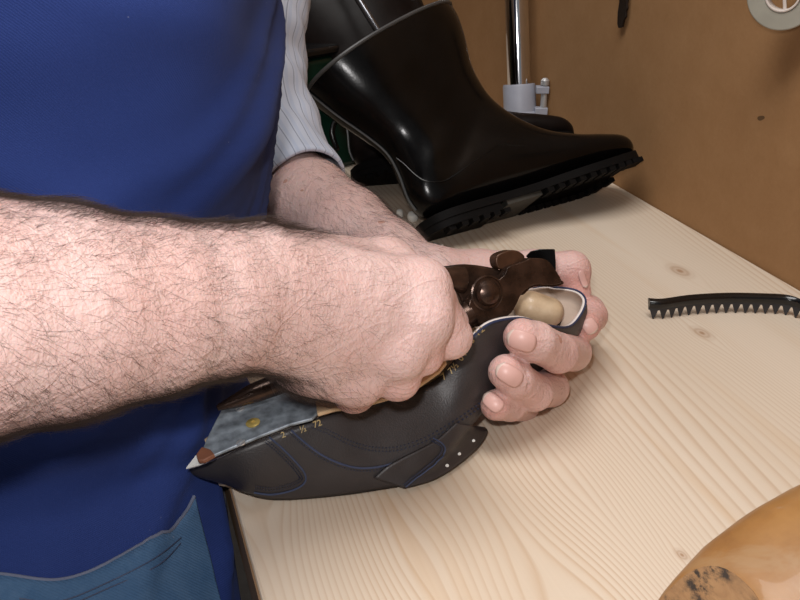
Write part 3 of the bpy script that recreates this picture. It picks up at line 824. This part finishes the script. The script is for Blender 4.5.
# gold size stamps
def stamp(txt, path, h, mb, flip=1):
    c = catmull([(u, v, 0) for u, v in path], 12); L = [0]
    for a, b in zip(c, c[1:]): L.append(L[-1]+(b-a).length)
    n = len(txt)
    for i, ch in enumerate(txt):
        if ch == ' ': continue
        s_ = L[-1]*(i+.5)/n; j = int(np.searchsorted(L, s_)); j = max(1, min(j, len(c)-1))
        p = c[j]; t = (c[min(j+1, len(c)-1)]-c[j-1]).normalized(); p0 = on_upper(p.x, p.y, .0008); p1 = on_upper(p.x+t.x*2, p.y+t.y*2, .0008)
        if not p0 or not p1: continue
        hh, nn = hit(UV_, p.x, p.y); nn = -nn if nn.dot(FW) > 0 else nn
        X = (p1-p0).normalized(); X = (X-nn*X.dot(nn)).normalized(); Y = nn.cross(X)
        fc = bpy.data.curves.new('glyph', 'FONT'); fc.body = ch; fc.size = h; fc.align_x = 'CENTER'; fc.align_y = 'CENTER'; fc.resolution_u = 3; fc.offset = h*.012
        to = bpy.data.objects.new('glyph', fc); COL.objects.link(to)
        me = bpy.data.meshes.new_from_object(to.evaluated_get(bpy.context.evaluated_depsgraph_get()))
        mb.add([p0+X*v.co.x+Y*v.co.y for v in me.vertices], [tuple(q.vertices) for q in me.polygons])
        bpy.data.objects.remove(to); bpy.data.curves.remove(fc); bpy.data.meshes.remove(me)
mb = MB(); stamp('7 7½ 04503 12', [(441,379),(452,370),(461,358),(468,346),(475,335),(483,328)], .0060, mb)
if mb.v: mb.build('size_stamp', M_gold, upper, smooth=False, fix=False)
mb = MB(); stamp('2', [(280,436),(285,434)], .0052, mb); stamp('½ 72', [(298,431),(322,422)], .0056, mb)
if mb.v: mb.build('size_stamp', M_gold, upper, smooth=False, fix=False)
# white paper lining corner at the heel
MB().prism([by_n(186,468,-.006), by_n(196,455,-.002), by_n(203,463,-.002)], Nw*-.0008).build('lining_corner', M_white, upper, smooth=False)

# the last: body, heel plate, pins, insole
rings = []
for (dn, ins) in ((-.006, .011), (-.014, .009), (-.03, .011), (-.048, .016), (-.056, .024)):
    ring = []
    for e in Ec:
        c = Vector((min(max(e.x, .035), .25), .034, 0)); d = Vector((e.x, e.y, 0))-c; ins_ = ins+(.014 if e.y > .03 else 0)*max(0, min(1, (.09-e.x)/.04))
        k = max(.2, 1-ins_/max(d.length, .001)); q = c+d*k; q.x = min(q.x, .228); q.x = max(q.x, .012)
        lift = max(0, (e.x-.2)/.1)
        ring.append(S(q.x, q.y, dn*(1-.62*lift) - .002*lift))
    rings.append(ring)
vs, fs = loft(rings, True, True); lb = obj('last_body', vs, fs, M_lastwood, last); fixnormals(lb)
# rounded toe of the wooden last
f = Field(*(lambda A: (A.min(0)-.03, A.max(0)+.03))(np.array([list(by_n(540,305,-.006)), list(by_n(560,318,-.01))])), .0012)
a = by_n(531,308,-.022); b = by_n(549,312,-.026)
f.cap(a, b, .0140*K, .0122*K, .004)
vs, fs = f.mesh(); obj('last_toe', vs, fs, M_toewood, last)
pl = [(203,452),(208,440),(216,424),(223,411),(236,402),(255,391),(285,384),(310,388),(330,402),(313,421),(290,427),(262,438),(240,447),(214,458)]
MB().prism([by_n(u, v, .001) for u, v in pl], Nw*.0022).build('heel_plate', M_zinc, last, bevel=.0007)
MB().prism([by_n(u, v, .0005) for u, v in [(197,458),(203,450),(212,453),(216,458),(205,464),(199,464)]], Nw*.003).build('leather_heel_tip', M_redwood, last, bevel=.0008)
MB().lathe(by_n(253,423,.0036), Nw, [(.0044, 0), (.0044, .0005), (.0036, .0009), (.0012, .0010), (.001, .0004), (.0003, .0004)], 24).build('brass_pin', M_brass, last)
for u, v in ((240,409),(241,443)):
    c = by_n(u, v, .0036); mb = MB(); mb.lathe(c, Nw, [(.0028, 0), (.0027, .0006), (.0003, .0008)], 20); o = mb.build('screw', M_steel, last)
    X = (Lw*.9+Ww*.5).normalized(); Y = Nw.cross(X)
    MB().box((-.0026, -.0005, .0006), (.0026, .0005, .0010), Matrix.Translation(c) @ Matrix((X, Y, Nw)).transposed().to_4x4()).build('screw_slot', M_zinc, o, smooth=False)
ip = [(316,404),(330,400),(360,390),(400,370),(436,358),(447,365),(440,374),(420,388),(395,399),(360,409),(335,412),(318,417)]
MB().prism([by_n(u, v, .002) for u, v in ip], Nw*.0028).build('insole', M_insole, last, bevel=.0006)

# ------------------------------------------------------------------ lasting pincers
pin = empty('lasting_pincers', P(487,293,.66), 'brown steel lasting pincers in the right fist, jaws at the shoe toe', 'pincers')
p0, p1, p2 = P(556,286,.688), P(218,403,.600), P(440,272,.652)
PN = (p1-p0).cross(p2-p0).normalized()
if PN.dot(FW) > 0: PN = -PN                       # towards the viewer
def pp(u, v, lift=0.0):
    r = ray(u, v); t = (p0+PN*lift-CAM).dot(PN)/r.dot(PN); return CAM+r*t
def plate(pix, lo, hi, name, mat, parent, bevel=.0022, n=5):
    c = catmull([(u, v, 0) for u, v in pix], n, True)
    return MB().prism([pp(p.x, p.y, lo) for p in c], PN*(hi-lo)).build(name, mat, parent, bevel=bevel, seg=3)
half1 = [(432,268),(446,266),(462,264),(478,265),(492,268),(505,274),(520,282),(540,284),(554,283),(549,276),(542,268),(530,264)]
lower = [(428,270),(445,266),(462,264),(480,266),(497,270),(512,278),(512,290),(505,310),(489,320),(470,326),(462,316),(456,299),(450,291),(438,289)]
plate(lower, -.008, .000, 'lower_jaw_half', M_pincer, pin)
upperp = [(470,322),(463,308),(465,297),(478,287),(489,281),(497,275),(501,267),(511,263),(519,260),(524,258),(538,259),(547,268),(554,281),(545,284),(528,284),(516,291),(509,304),(503,313),(490,320)]
plate(upperp, .000, .010, 'upper_jaw_half', M_pincer, pin, .0014)
plate([(492,268),(489,260),(492,254),(503,250),(512,251),(518,257),(512,263),(500,268)], -.006, .004, 'hammer_lug', M_pincer2, pin, .003)
# bevelled jaw lip down to the leather
plate([(508,291),(518,281),(536,280),(552,279),(556,283),(546,286),(526,286),(516,294)], -.006, .004, 'jaw_lip', M_pincer, pin, .002)
c = pp(487,293,.010)
MB().lathe(c, PN, [(.0118, -.001), (.0118, .0005), (.0108, .0010), (.0104, .0004), (.0088, .0006), (.0086, .0022), (.0070, .0046), (.0045, .0060), (.0015, .0066), (.0003, .0067)], 32).build('rivet', M_pincer, pin, angle=25)
def handle(pix, rs, name):
    c = catmull([pp(u, v, l) for u, v, l in pix], 8); r = [interp(i/(len(c)-1), np.linspace(0, 1, len(rs)), rs) for i in range(len(c))]
    return MB().tube(c, r, 16).build(name, M_pincer, pin)
handle([(462,280,-.003),(436,281,-.002),(400,300,0),(350,335,0),(305,370,.002),(280,383,.002),(254,393,.002),(233,402,.002),(217,408,.002)], [.0095,.0085,.0075,.0068,.0062,.0068,.0062,.0040,.0016], 'handle')
handle([(470,314,.003),(452,325,.003),(425,345,.001),(385,370,-.002),(345,385,-.002),(315,388,-.002),(285,388,-.002)], [.009,.0085,.0075,.0068,.0062,.0056,.003], 'handle')

# ------------------------------------------------------------------ boots
def make_boot(name, HB, TB, zc, label, leather, shaft_scale=1.0, zs=.8):
    X = (TB-HB); sc = X.length/.298; X.normalize(); Z = cv(*zc); Z = (Z-X*Z.dot(X)).normalized(); Y = Z.cross(X)
    def T(x, y, z): return HB+(X*x+Y*y+Z*((z+.020)*zs))*sc
    root = empty(name, HB, label, 'boot', 'pair of black work boots')
    prof = [(.293,.028,.293,.018,.012),(.289,.040,.290,.012,.026),(.274,.051,.275,.008,.039),(.245,.059,.242,.007,.046),(.215,.068,.20,.008,.048),(.185,.086,.155,.010,.045),(.166,.108,.105,.012,.042),(.151,.132,.06,.012,.040),(.143,.153,.024,.012,.037),(.139,.172,.006,.018,.034),(.136,.194,-.003,.045,.036),(.135,.208,-.002,.085,.038),(.135,.220,-.006,.118,.042),(.134,.234,-.022,.150,.048),(.132,.250,-.042,.182,.055),(.128,.266,-.058,.212,.060),(.125,.276,-.066,.228,.062)]
    rings = []
    for i, (fx, fz, bx, bz, hw) in enumerate(prof):
        ring = []
        if i > 12: fz += .02*(i-12)*shaft_scale; bz += .02*(i-12)*shaft_scale; fx -= .010*(i-12)*shaft_scale; bx -= .012*(i-12)*shaft_scale; fx += .012*min(1, (i-12)/3); fz += .006*(i-12)
        for k in range(40):
            an = 2*math.pi*k/40; c, s_ = math.cos(an), math.sin(an)
            a = math.copysign(abs(c)**.9, c); b = math.copysign(abs(s_)**.85, s_)
            ring.append(T((fx+bx)/2+(fx-bx)/2*a, hw*b, (fz+bz)/2+(fz-bz)/2*a))
        rings.append(ring)
    sm = []
    for i in range(len(rings)):
        sm.append(rings[i])
    cols = [catmull([r[k] for r in rings], 4) for k in range(40)]
    R2 = [[cols[k][i] for k in range(40)] for i in range(len(cols[0]))]
    vs, fs = loft(R2, True, False); o = obj('boot_upper', vs, fs, leather, root); fixnormals(o)
    addmod(o, 'SOLIDIFY', thickness=.003, offset=-1)
    MB().tube(R2[-1]+[R2[-1][0]], .0022, 8).build('top_piping', M_piping, root)
    # back seam strip and side seam
    MB().tube([R2[i][20]+(R2[i][20]-R2[i][0]).normalized()*.001 for i in range(38, len(R2))], .0014, 8).build('back_strap', M_piping, root)
    for kk in (10, 30):
        sd = -1 if kk == 30 else 1
        pa = [R2[i][(k_) % 40] for i, k_ in zip(range(24, 47, 2), (kk-sd*0, kk, kk, kk+sd*1, kk+sd*2, kk+sd*3, kk+sd*4, kk+sd*5, kk+sd*6, kk+sd*7, kk+sd*8, kk+sd*9))]
        cen = sum(pa, Vector())/len(pa)
        MB().tube(catmull(pa, 4), .0007, 6).build('counter_seam', leather, root)
    outl = []
    for x, w in ((.296,.0),(.293,.018),(.283,.034),(.262,.046),(.235,.052),(.20,.051),(.165,.045),(.13,.038),(.09,.036),(.05,.037),(.02,.035),(.002,.026),(-.007,.010)): outl.append((x, w))
    oc = catmull([(x, w, 0) for x, w in outl], 4); outl = [(p.x, max(0, p.y)) for p in oc]
    full = outl + [(x, -w) for x, w in reversed(outl) if w > 0]
    sec = lambda z, lo, hi: [T(x, y, z) for x, y in full if lo <= x <= hi]
    spring = lambda x: .010*max(0, (x-.21)/.085)**2
    n = len(full)
    rr = [[T(x, y, z+spring(x)) for x, y in full] for z in (-.004, .0045, .007)]
    vs, fs = loft(rr); fixnormals(obj('outsole', vs, fs, M_rubber, root)).data.set_sharp_from_angle(angle=math.radians(40))
    hp = [(x, y) for x, y in full if x < .085]; hp = sorted(hp, key=lambda q: math.atan2(q[1], q[0]-.045))
    rr = [[T(x*.985+.0005, y*.96, z) for x, y in hp] for z in (-.014, -.004)]
    vs, fs = loft(rr); fixnormals(obj('heel', vs, fs, M_rubber, root)).data.set_sharp_from_angle(angle=math.radians(40))
    for x in np.arange(.012, .085, .0135):
        w = interp(x, [0, .02, .05, .09], [.024, .034, .036, .036])
        for sy in (-1, 1):
            MB().add([T(x+dx, sy*wy, z) for dx in (0, .008) for wy in (w-.014, w) for z in (-.020, -.014)], [(0,1,3,2),(4,6,7,5),(0,4,5,1),(2,3,7,6),(0,2,6,4),(1,5,7,3)]).build('lug', M_rubber, root, smooth=False)
    for x in np.arange(.140, .286, .0135):
        w = interp(x, [.13, .165, .2, .235, .262, .283, .293], [.038, .045, .051, .052, .046, .034, .016]); sp = spring(x)
        for sy in (-1, 1):
            MB().add([T(x+dx, sy*wy, z+sp) for dx in (0, .0085) for wy in (w-.018, w) for z in (-.011, -.004)], [(0,1,3,2),(4,6,7,5),(0,4,5,1),(2,3,7,6),(0,2,6,4),(1,5,7,3)]).build('lug', M_rubber, root, smooth=False)
    MB().add([T(x, y, z) for x in (.088, .135) for y in (-.034, .034) for z in (-.010, -.003)], [(0,1,3,2),(4,6,7,5),(0,4,5,1),(2,3,7,6),(0,2,6,4),(1,5,7,3)]).build('shank', M_rubber2, root, smooth=False)
    return root, T, X, Y, Z
make_boot('work_boot', P(430,243,1.05), P(638,180,1.19), (-.43,.90,.12), 'near black leather boot tilted back on its lugged heel beside the hands', M_boot, 0)
make_boot('work_boot', P(358,188,1.24), P(580,160,1.262), (-.50,.80,.20), 'far black boot lying behind the near boot, mostly hidden', M_boot2, .6)

# ------------------------------------------------------------------ chrome column with clamp
cb = bench(521, 143); cb.x = min(cb.x, BX1-.03)
CA = (wallpt(514.5, -60, cb.x)-cb).normalized()
col_ = empty('chrome_column', (cb.x, cb.y, BZ), 'upright chrome tube in a grey clamp behind the boots', 'pole')
MB().lathe((cb.x, cb.y, BZ), CA, [(.0165, .05), (.0165, 1.0)], 40).build('tube', M_chrome, col_)
MB().lathe((cb.x, cb.y, BZ), (0,0,1), [(.0245, 0), (.0245, .030), (.022, .034), (.018, .034)], 40).build('base', M_blackplastic, col_)
MB().lathe((cb.x, cb.y, BZ), CA, [(.0252, .034), (.0258, .036), (.0258, .042), (.0232, .045), (.0232, .080), (.0222, .083), (.0170, .083)], 40).build('clamp_ring', M_clampgrey, col_)
ce = Vector((cb.x, cb.y, BZ))+(RT*.028-FW*.004); ce.z = BZ
MB().lathe(ce, (0,0,1), [(.0045, .046), (.0045, .084), (.0060, .085), (.0060, .091), (.003, .094)], 20).build('clamp_bolt', M_steel, col_)
for zz in (.048, .078):
    MB().box((-.012, -.006, zz-.005), (.006, .006, zz+.005), Matrix.Translation(ce) @ Matrix((RT, RT.cross(Vector((0,0,-1))), Vector((0,0,1)))).transposed().to_4x4()).build('clamp_ear', M_clampgrey, col_, bevel=.001)

# ------------------------------------------------------------------ loose rod leaning on the boot
ra = P(383.5,40,1.17); rb = P(318,-66,1.22)
rod = empty('steel_rod', ra, 'thin dark steel rod leaning on the top of the near boot', 'rod')
d = (rb-ra).normalized()
MB().tube([ra, ra+d*.002, rb], [.0028, .0042, .0046], 20).build('shaft', M_rodblack, rod)
MB().tube([rb, rb+d*.1], [.011, .012], 20).build('grip', M_blackplastic, rod)

# ------------------------------------------------------------------ green box and odds and ends behind the sleeve
gb = bench(330, 176, 0)
gx = empty('green_case', gb, 'dark green plastic case behind the striped sleeve', 'case')
A = Matrix.Translation(gb+Vector((-.05, .12, 0))) @ Matrix.Rotation(.5, 4, 'Z')
MB().box((-.08, -.12, 0), (.055, .10, .15), A).build('case_body', M_green, gx, bevel=.008, seg=3)
MB().box((-.084, -.124, .15), (.059, .104, .162), A).build('lid', M_blackplastic, gx, bevel=.004)
lp = catmull([P(337,150,1.17), P(332,132,1.18), P(338,118,1.19), P(352,112,1.19), P(364,117,1.19), P(360,124,1.185), P(348,128,1.18)], 8)
bl = MB().tube(lp, .0035, 10).build('boot_strap', M_blackplastic, None); tag(bl, 'black looped pull strap between the sleeve and the boots', 'strap')
for (u, v, s_, lab) in ((413,219,.0062,'larger white plastic cap beside the boot heel'), (400,216,.0040,'smaller white plastic cap left of the larger one')):
    c = bench(u, v, .0012); o = empty('plastic_cap', c, lab, 'cap', 'white caps by the boot heel')
    MB().lathe(c-Vector((0,0,.0012)), (-.15,-.25,1), [(s_*.8, 0), (s_, .002), (s_, .006), (s_*.8, .009), (s_*.3, .010)], 24).build('cap_top', M_white, o)
    MB().lathe(c+RT*-.001-UP*.002-Vector((0,0,.001)), (0,0,1), [(s_*.75, 0), (s_*.7, .004)], 20).build('cap_skirt', M_tapecore, o)
for i, (u, v, a) in enumerate(((422,227,.4),(427,231,1.2),(438,245,2.0))):
    c = bench(u, v, .003); q = Matrix.Rotation(a, 4, 'Z')
    o = MB().tube([c+q@Vector((-.006,0,0)), c+q@Vector((-.0055,0,0)), c+q@Vector((-.005,0,0)), c+q@Vector((.005,0,.001)), c+q@Vector((.007,0,.001))], [.0025,.0025,.0010,.0009,.0002], 10).build('shoe_tack', M_steel, None)
    tag(o, 'bright steel tack on the bench by the near boot heel', 'tack', 'tacks by the boot heel')

# ------------------------------------------------------------------ toothed strip
cmb = empty('toothed_strip', bench(725, 312, 0), 'black curved plastic strip with saw teeth lying on the pine bench', 'comb')
base = catmull([bench(648,318.5), bench(662,319), bench(690,315), bench(725,313), bench(760,313.5), bench(785,315), bench(800,320), bench(815,329), bench(826,341)], 14)
H0, H1, H2 = .0075, .0112, .0175
tl = Vector((.35, .55, 0))*.0
lean = (RT*-.02+FW*.22); lean.z = 0
def up_(p, h): return p+Vector((0,0,h))+lean*h
half = Vector((FW.x, FW.y, 0)).normalized()*.0016
rings = []
for p in base: rings.append([up_(p, H1*.9)-half*.9, up_(p, H2-.0035)-half*2.4, up_(p, H2-.0012)-half*2.2, up_(p, H2+.0006)+half*.4, up_(p, H2-.001)+half*2.6, up_(p, H1*.9)+half*.9])
vs, fs = loft(rings); fixnormals(obj('spine', vs, fs, M_blackplastic, cmb)).data.set_sharp_from_angle(angle=math.radians(50))
Ls = [0]
for a, b in zip(base, base[1:]): Ls.append(Ls[-1]+(b-a).length)
def at_(s_):
    j = int(np.clip(np.searchsorted(Ls, s_), 1, len(base)-1)); t = (s_-Ls[j-1])/(Ls[j]-Ls[j-1]); return base[j-1].lerp(base[j], t)
pitch = .0087; s_ = .0006
web = [[up_(p, .0082)-half*.55, up_(p, H1)-half*.8, up_(p, H1)+half*.8, up_(p, .0082)+half*.55] for p in base]
vs, fs = loft(web); fixnormals(obj('web', vs, fs, M_combgrey, cmb, smooth=False))
while s_+pitch*.9 < Ls[-1]:
    a, m, b = at_(s_), at_(s_+pitch*.42), at_(s_+pitch*.92)
    MB().add([up_(a, .0098)-half*.6, up_(b, .0098)-half*.6, up_(m.lerp(b, .12), 0.0)-half*.2, up_(m.lerp(a, .12), 0.0)-half*.2, up_(a, .0098)+half*.6, up_(b, .0098)+half*.6, up_(m.lerp(b, .12), 0.0)+half*.2, up_(m.lerp(a, .12), 0.0)+half*.2], [(0,1,2,3),(7,6,5,4),(0,3,7,4),(1,5,6,2),(2,6,7,3),(0,4,5,1)]).build('tooth', M_combgrey, cmb, smooth=False)
    s_ += pitch

# ------------------------------------------------------------------ wooden last in the foreground corner
wl = empty('wooden_last', bench(770, 580, 0), 'old orange wooden last lying in the bottom right corner of the bench', 'wooden last')
wa = bench(675, 605, .0)
def WL():
    ax = (bench(900, 610, 0)-bench(700, 690, 0)); ax.z = 0; ax.normalize(); sd = Vector((-ax.y, ax.x, 0))
    o0 = bench(656, 676, 0); rings = []; P0 = ((-.0, .026, .040, .004), (.004, .030, .046, .002), (.02, .036, .056, .0), (.045, .040, .064, .0), (.08, .042, .070, .0), (.12, .042, .074, .0), (.17, .038, .070, .0), (.22, .040, .058, .002), (.26, .034, .042, .006), (.285, .018, .026, .010)); XS = [p[0] for p in P0]
    for x in list(np.linspace(0, .02, 7))+list(np.linspace(.03, .285, 28)):
        hw, h, z0 = (float(np.interp(x, XS, [p[q] for p in P0])) for q in (1, 2, 3))
        ring = []
        for k in range(36):
            an = 2*math.pi*k/36; c, s2 = math.cos(an), math.sin(an)
            zz = z0+h*.5+h*.5*math.copysign(abs(s2)**.8, s2); ring.append(o0+ax*(x+zz*1.05*max(0, 1-x/.17))+sd*(hw*math.copysign(abs(c)**.8, c))+Vector((0, 0, zz)))
        rings.append(ring)
    return rings, ax, sd, o0
rings, ax, sd, o0 = WL()
vs, fs = loft(rings); o = fixnormals(obj('last_block', vs, fs, M_last2, wl)); o.data.set_sharp_from_angle(angle=math.radians(45))
cap = [o0+ax*-.0006+(v-rings[0][0].lerp(rings[0][18], .5)-ax*0)+(rings[0][0].lerp(rings[0][18], .5)-o0) for v in rings[0]]
MB().prism(rings[0], (ax*-.8+Vector((0,0,.6)))*.0006).build('sawn_end', M_endgrain, wl, smooth=False)

# ------------------------------------------------------------------ things hanging on the wall
tAx = Vector((-.80, -.60, 0)); tc = wallpt(784, -7, BX1-.022); tR = 35*(tc-CAM).dot(FW)/FPX; tc.x = BX1-.6*tR-.0015
tr = empty('tape_roll', tc, 'pale grey roll of tape hanging on the brown wall, top right', 'tape')
MB().lathe(tc, tAx, [(tR*.50, .0), (tR*.985, .0), (tR, .0015), (tR, .009), (tR*.985, .0105), (tR*.50, .0105)], 64).build('tape', M_tape, tr)
tu = Vector((0, 0, 1)); tv = tAx.cross(tu)
def ringtube(r0, r1, h0, h1, n=56):
    mb = MB(); vs = []; fs = []
    for r, h in ((r0, h0), (r1, h0), (r1, h1), (r0, h1)):
        for k in range(n):
            an = 2*math.pi*k/n; vs.append(tc+tAx*h+(tu*math.sin(an)+tv*math.cos(an))*r)
    for i in range(4):
        for k in range(n): fs.append((i*n+k, i*n+(k+1) % n, ((i+1) % 4)*n+(k+1) % n, ((i+1) % 4)*n+k))
    return mb.add(vs, fs)
bpy.data.objects.remove(tr.children[0])
ringtube(tR*.50, tR, 0, .0105).build('tape', M_tape, tr, bevel=.001)
ringtube(tR*.43, tR*.495, -.0005, .0115).build('core', M_tapecore, tr, bevel=.0006)
for a in (.55, 2.65, 4.5):
    dv = tv*math.cos(a)+tu*math.sin(a)
    MB().tube([tc+tAx*.006, tc+tAx*.006+dv*tR*.45], tR*.05, 8).build('spoke', M_tapecore, tr)
pg = MB().tube([Vector((BX1+.002, tc.y, tc.z+tR*.36)), Vector((tc.x-.018, tc.y, tc.z+tR*.40))], .0022, 10).build('wall_nail', M_steel, None); tag(pg, 'nail in the wall holding the tape roll', 'nail')
hk = empty('iron_key', wallpt(621, 0, BX1-.004), 'dark iron key hanging against the brown wall above the bench', 'key')
q = [wallpt(621, v, BX1-.004)+Vector((0, 0, 0)) for v in (-30, -5, 10, 26)]
w_ = (wallpt(626, 0, BX1-.004)-wallpt(619, 0, BX1-.004)); t_ = Vector((-.0022, 0, 0))
sh_ = lambda u, v: wallpt(u, v, BX1-.006)
MB().prism([sh_(u, v) for u, v in [(618,-32),(627,-32),(627.5,-2),(626.5,4),(627,8),(625.5,12),(625.5,17),(623.5,20),(622,27),(618,28),(617,24),(617.5,12),(619,2),(619,-4)]], Vector((.0026, 0, 0))).build('blade', M_dark, hk, bevel=.0005)
ring = [wallpt(623, -44, BX1-.005)+Vector((0, math.cos(a)*.011, math.sin(a)*.011)) for a in np.linspace(0, 2*math.pi, 25)]
MB().tube(ring, .0022, 8).build('bow', M_dark, hk)
MB().tube([Vector((BX1-.0004, ring[6].y, ring[6].z-.003)), Vector((BX1-.012, ring[6].y, ring[6].z-.003))], .0014, 10).build('nail', M_steel, hk)

# ------------------------------------------------------------------ boards stacked at the far end of the bench
bb = Vector((.25, 2.02, BZ)); bo = empty('board_offcut', bb, 'brown board standing at the far end of the bench', 'board')
MB().box((.08, 2.0, BZ), (.58, 2.02, BZ+.45)).build('panel', M_wall2, bo, smooth=False, bevel=.001)

# ------------------------------------------------------------------ light
def area(name, loc, target, size, power, color=(1,1,1), shape='SQUARE', sy=None):
    l = bpy.data.lights.new(name, 'AREA'); l.size = size; l.energy = power; l.color = color
    if sy: l.shape = 'RECTANGLE'; l.size_y = sy
    o = bpy.data.objects.new(name, l); COL.objects.link(o); o.location = loc
    o.rotation_euler = (Vector(target)-Vector(loc)).to_track_quat('-Z', 'Y').to_euler(); return o
area('camera_flash', CAM+UP*.055+RT*-.02-FW*.01, P(400,300,.8), .022, 1.95, (1, .97, .96))
area('ceiling_tube_light', (.0, .5, 2.4), (.25, .7, BZ), 1.0, 18, (1, .975, .95), sy=.5)
w = bpy.data.worlds.new('world'); SC.world = w; w.use_nodes = True
w.node_tree.nodes['Background'].inputs[0].default_value = (.88, .9, .95, 1); w.node_tree.nodes['Background'].inputs[1].default_value = .18
SC.view_settings.view_transform = 'Standard'; SC.view_settings.look = 'None'; SC.view_settings.exposure = 0
SC.cycles.use_denoising = True
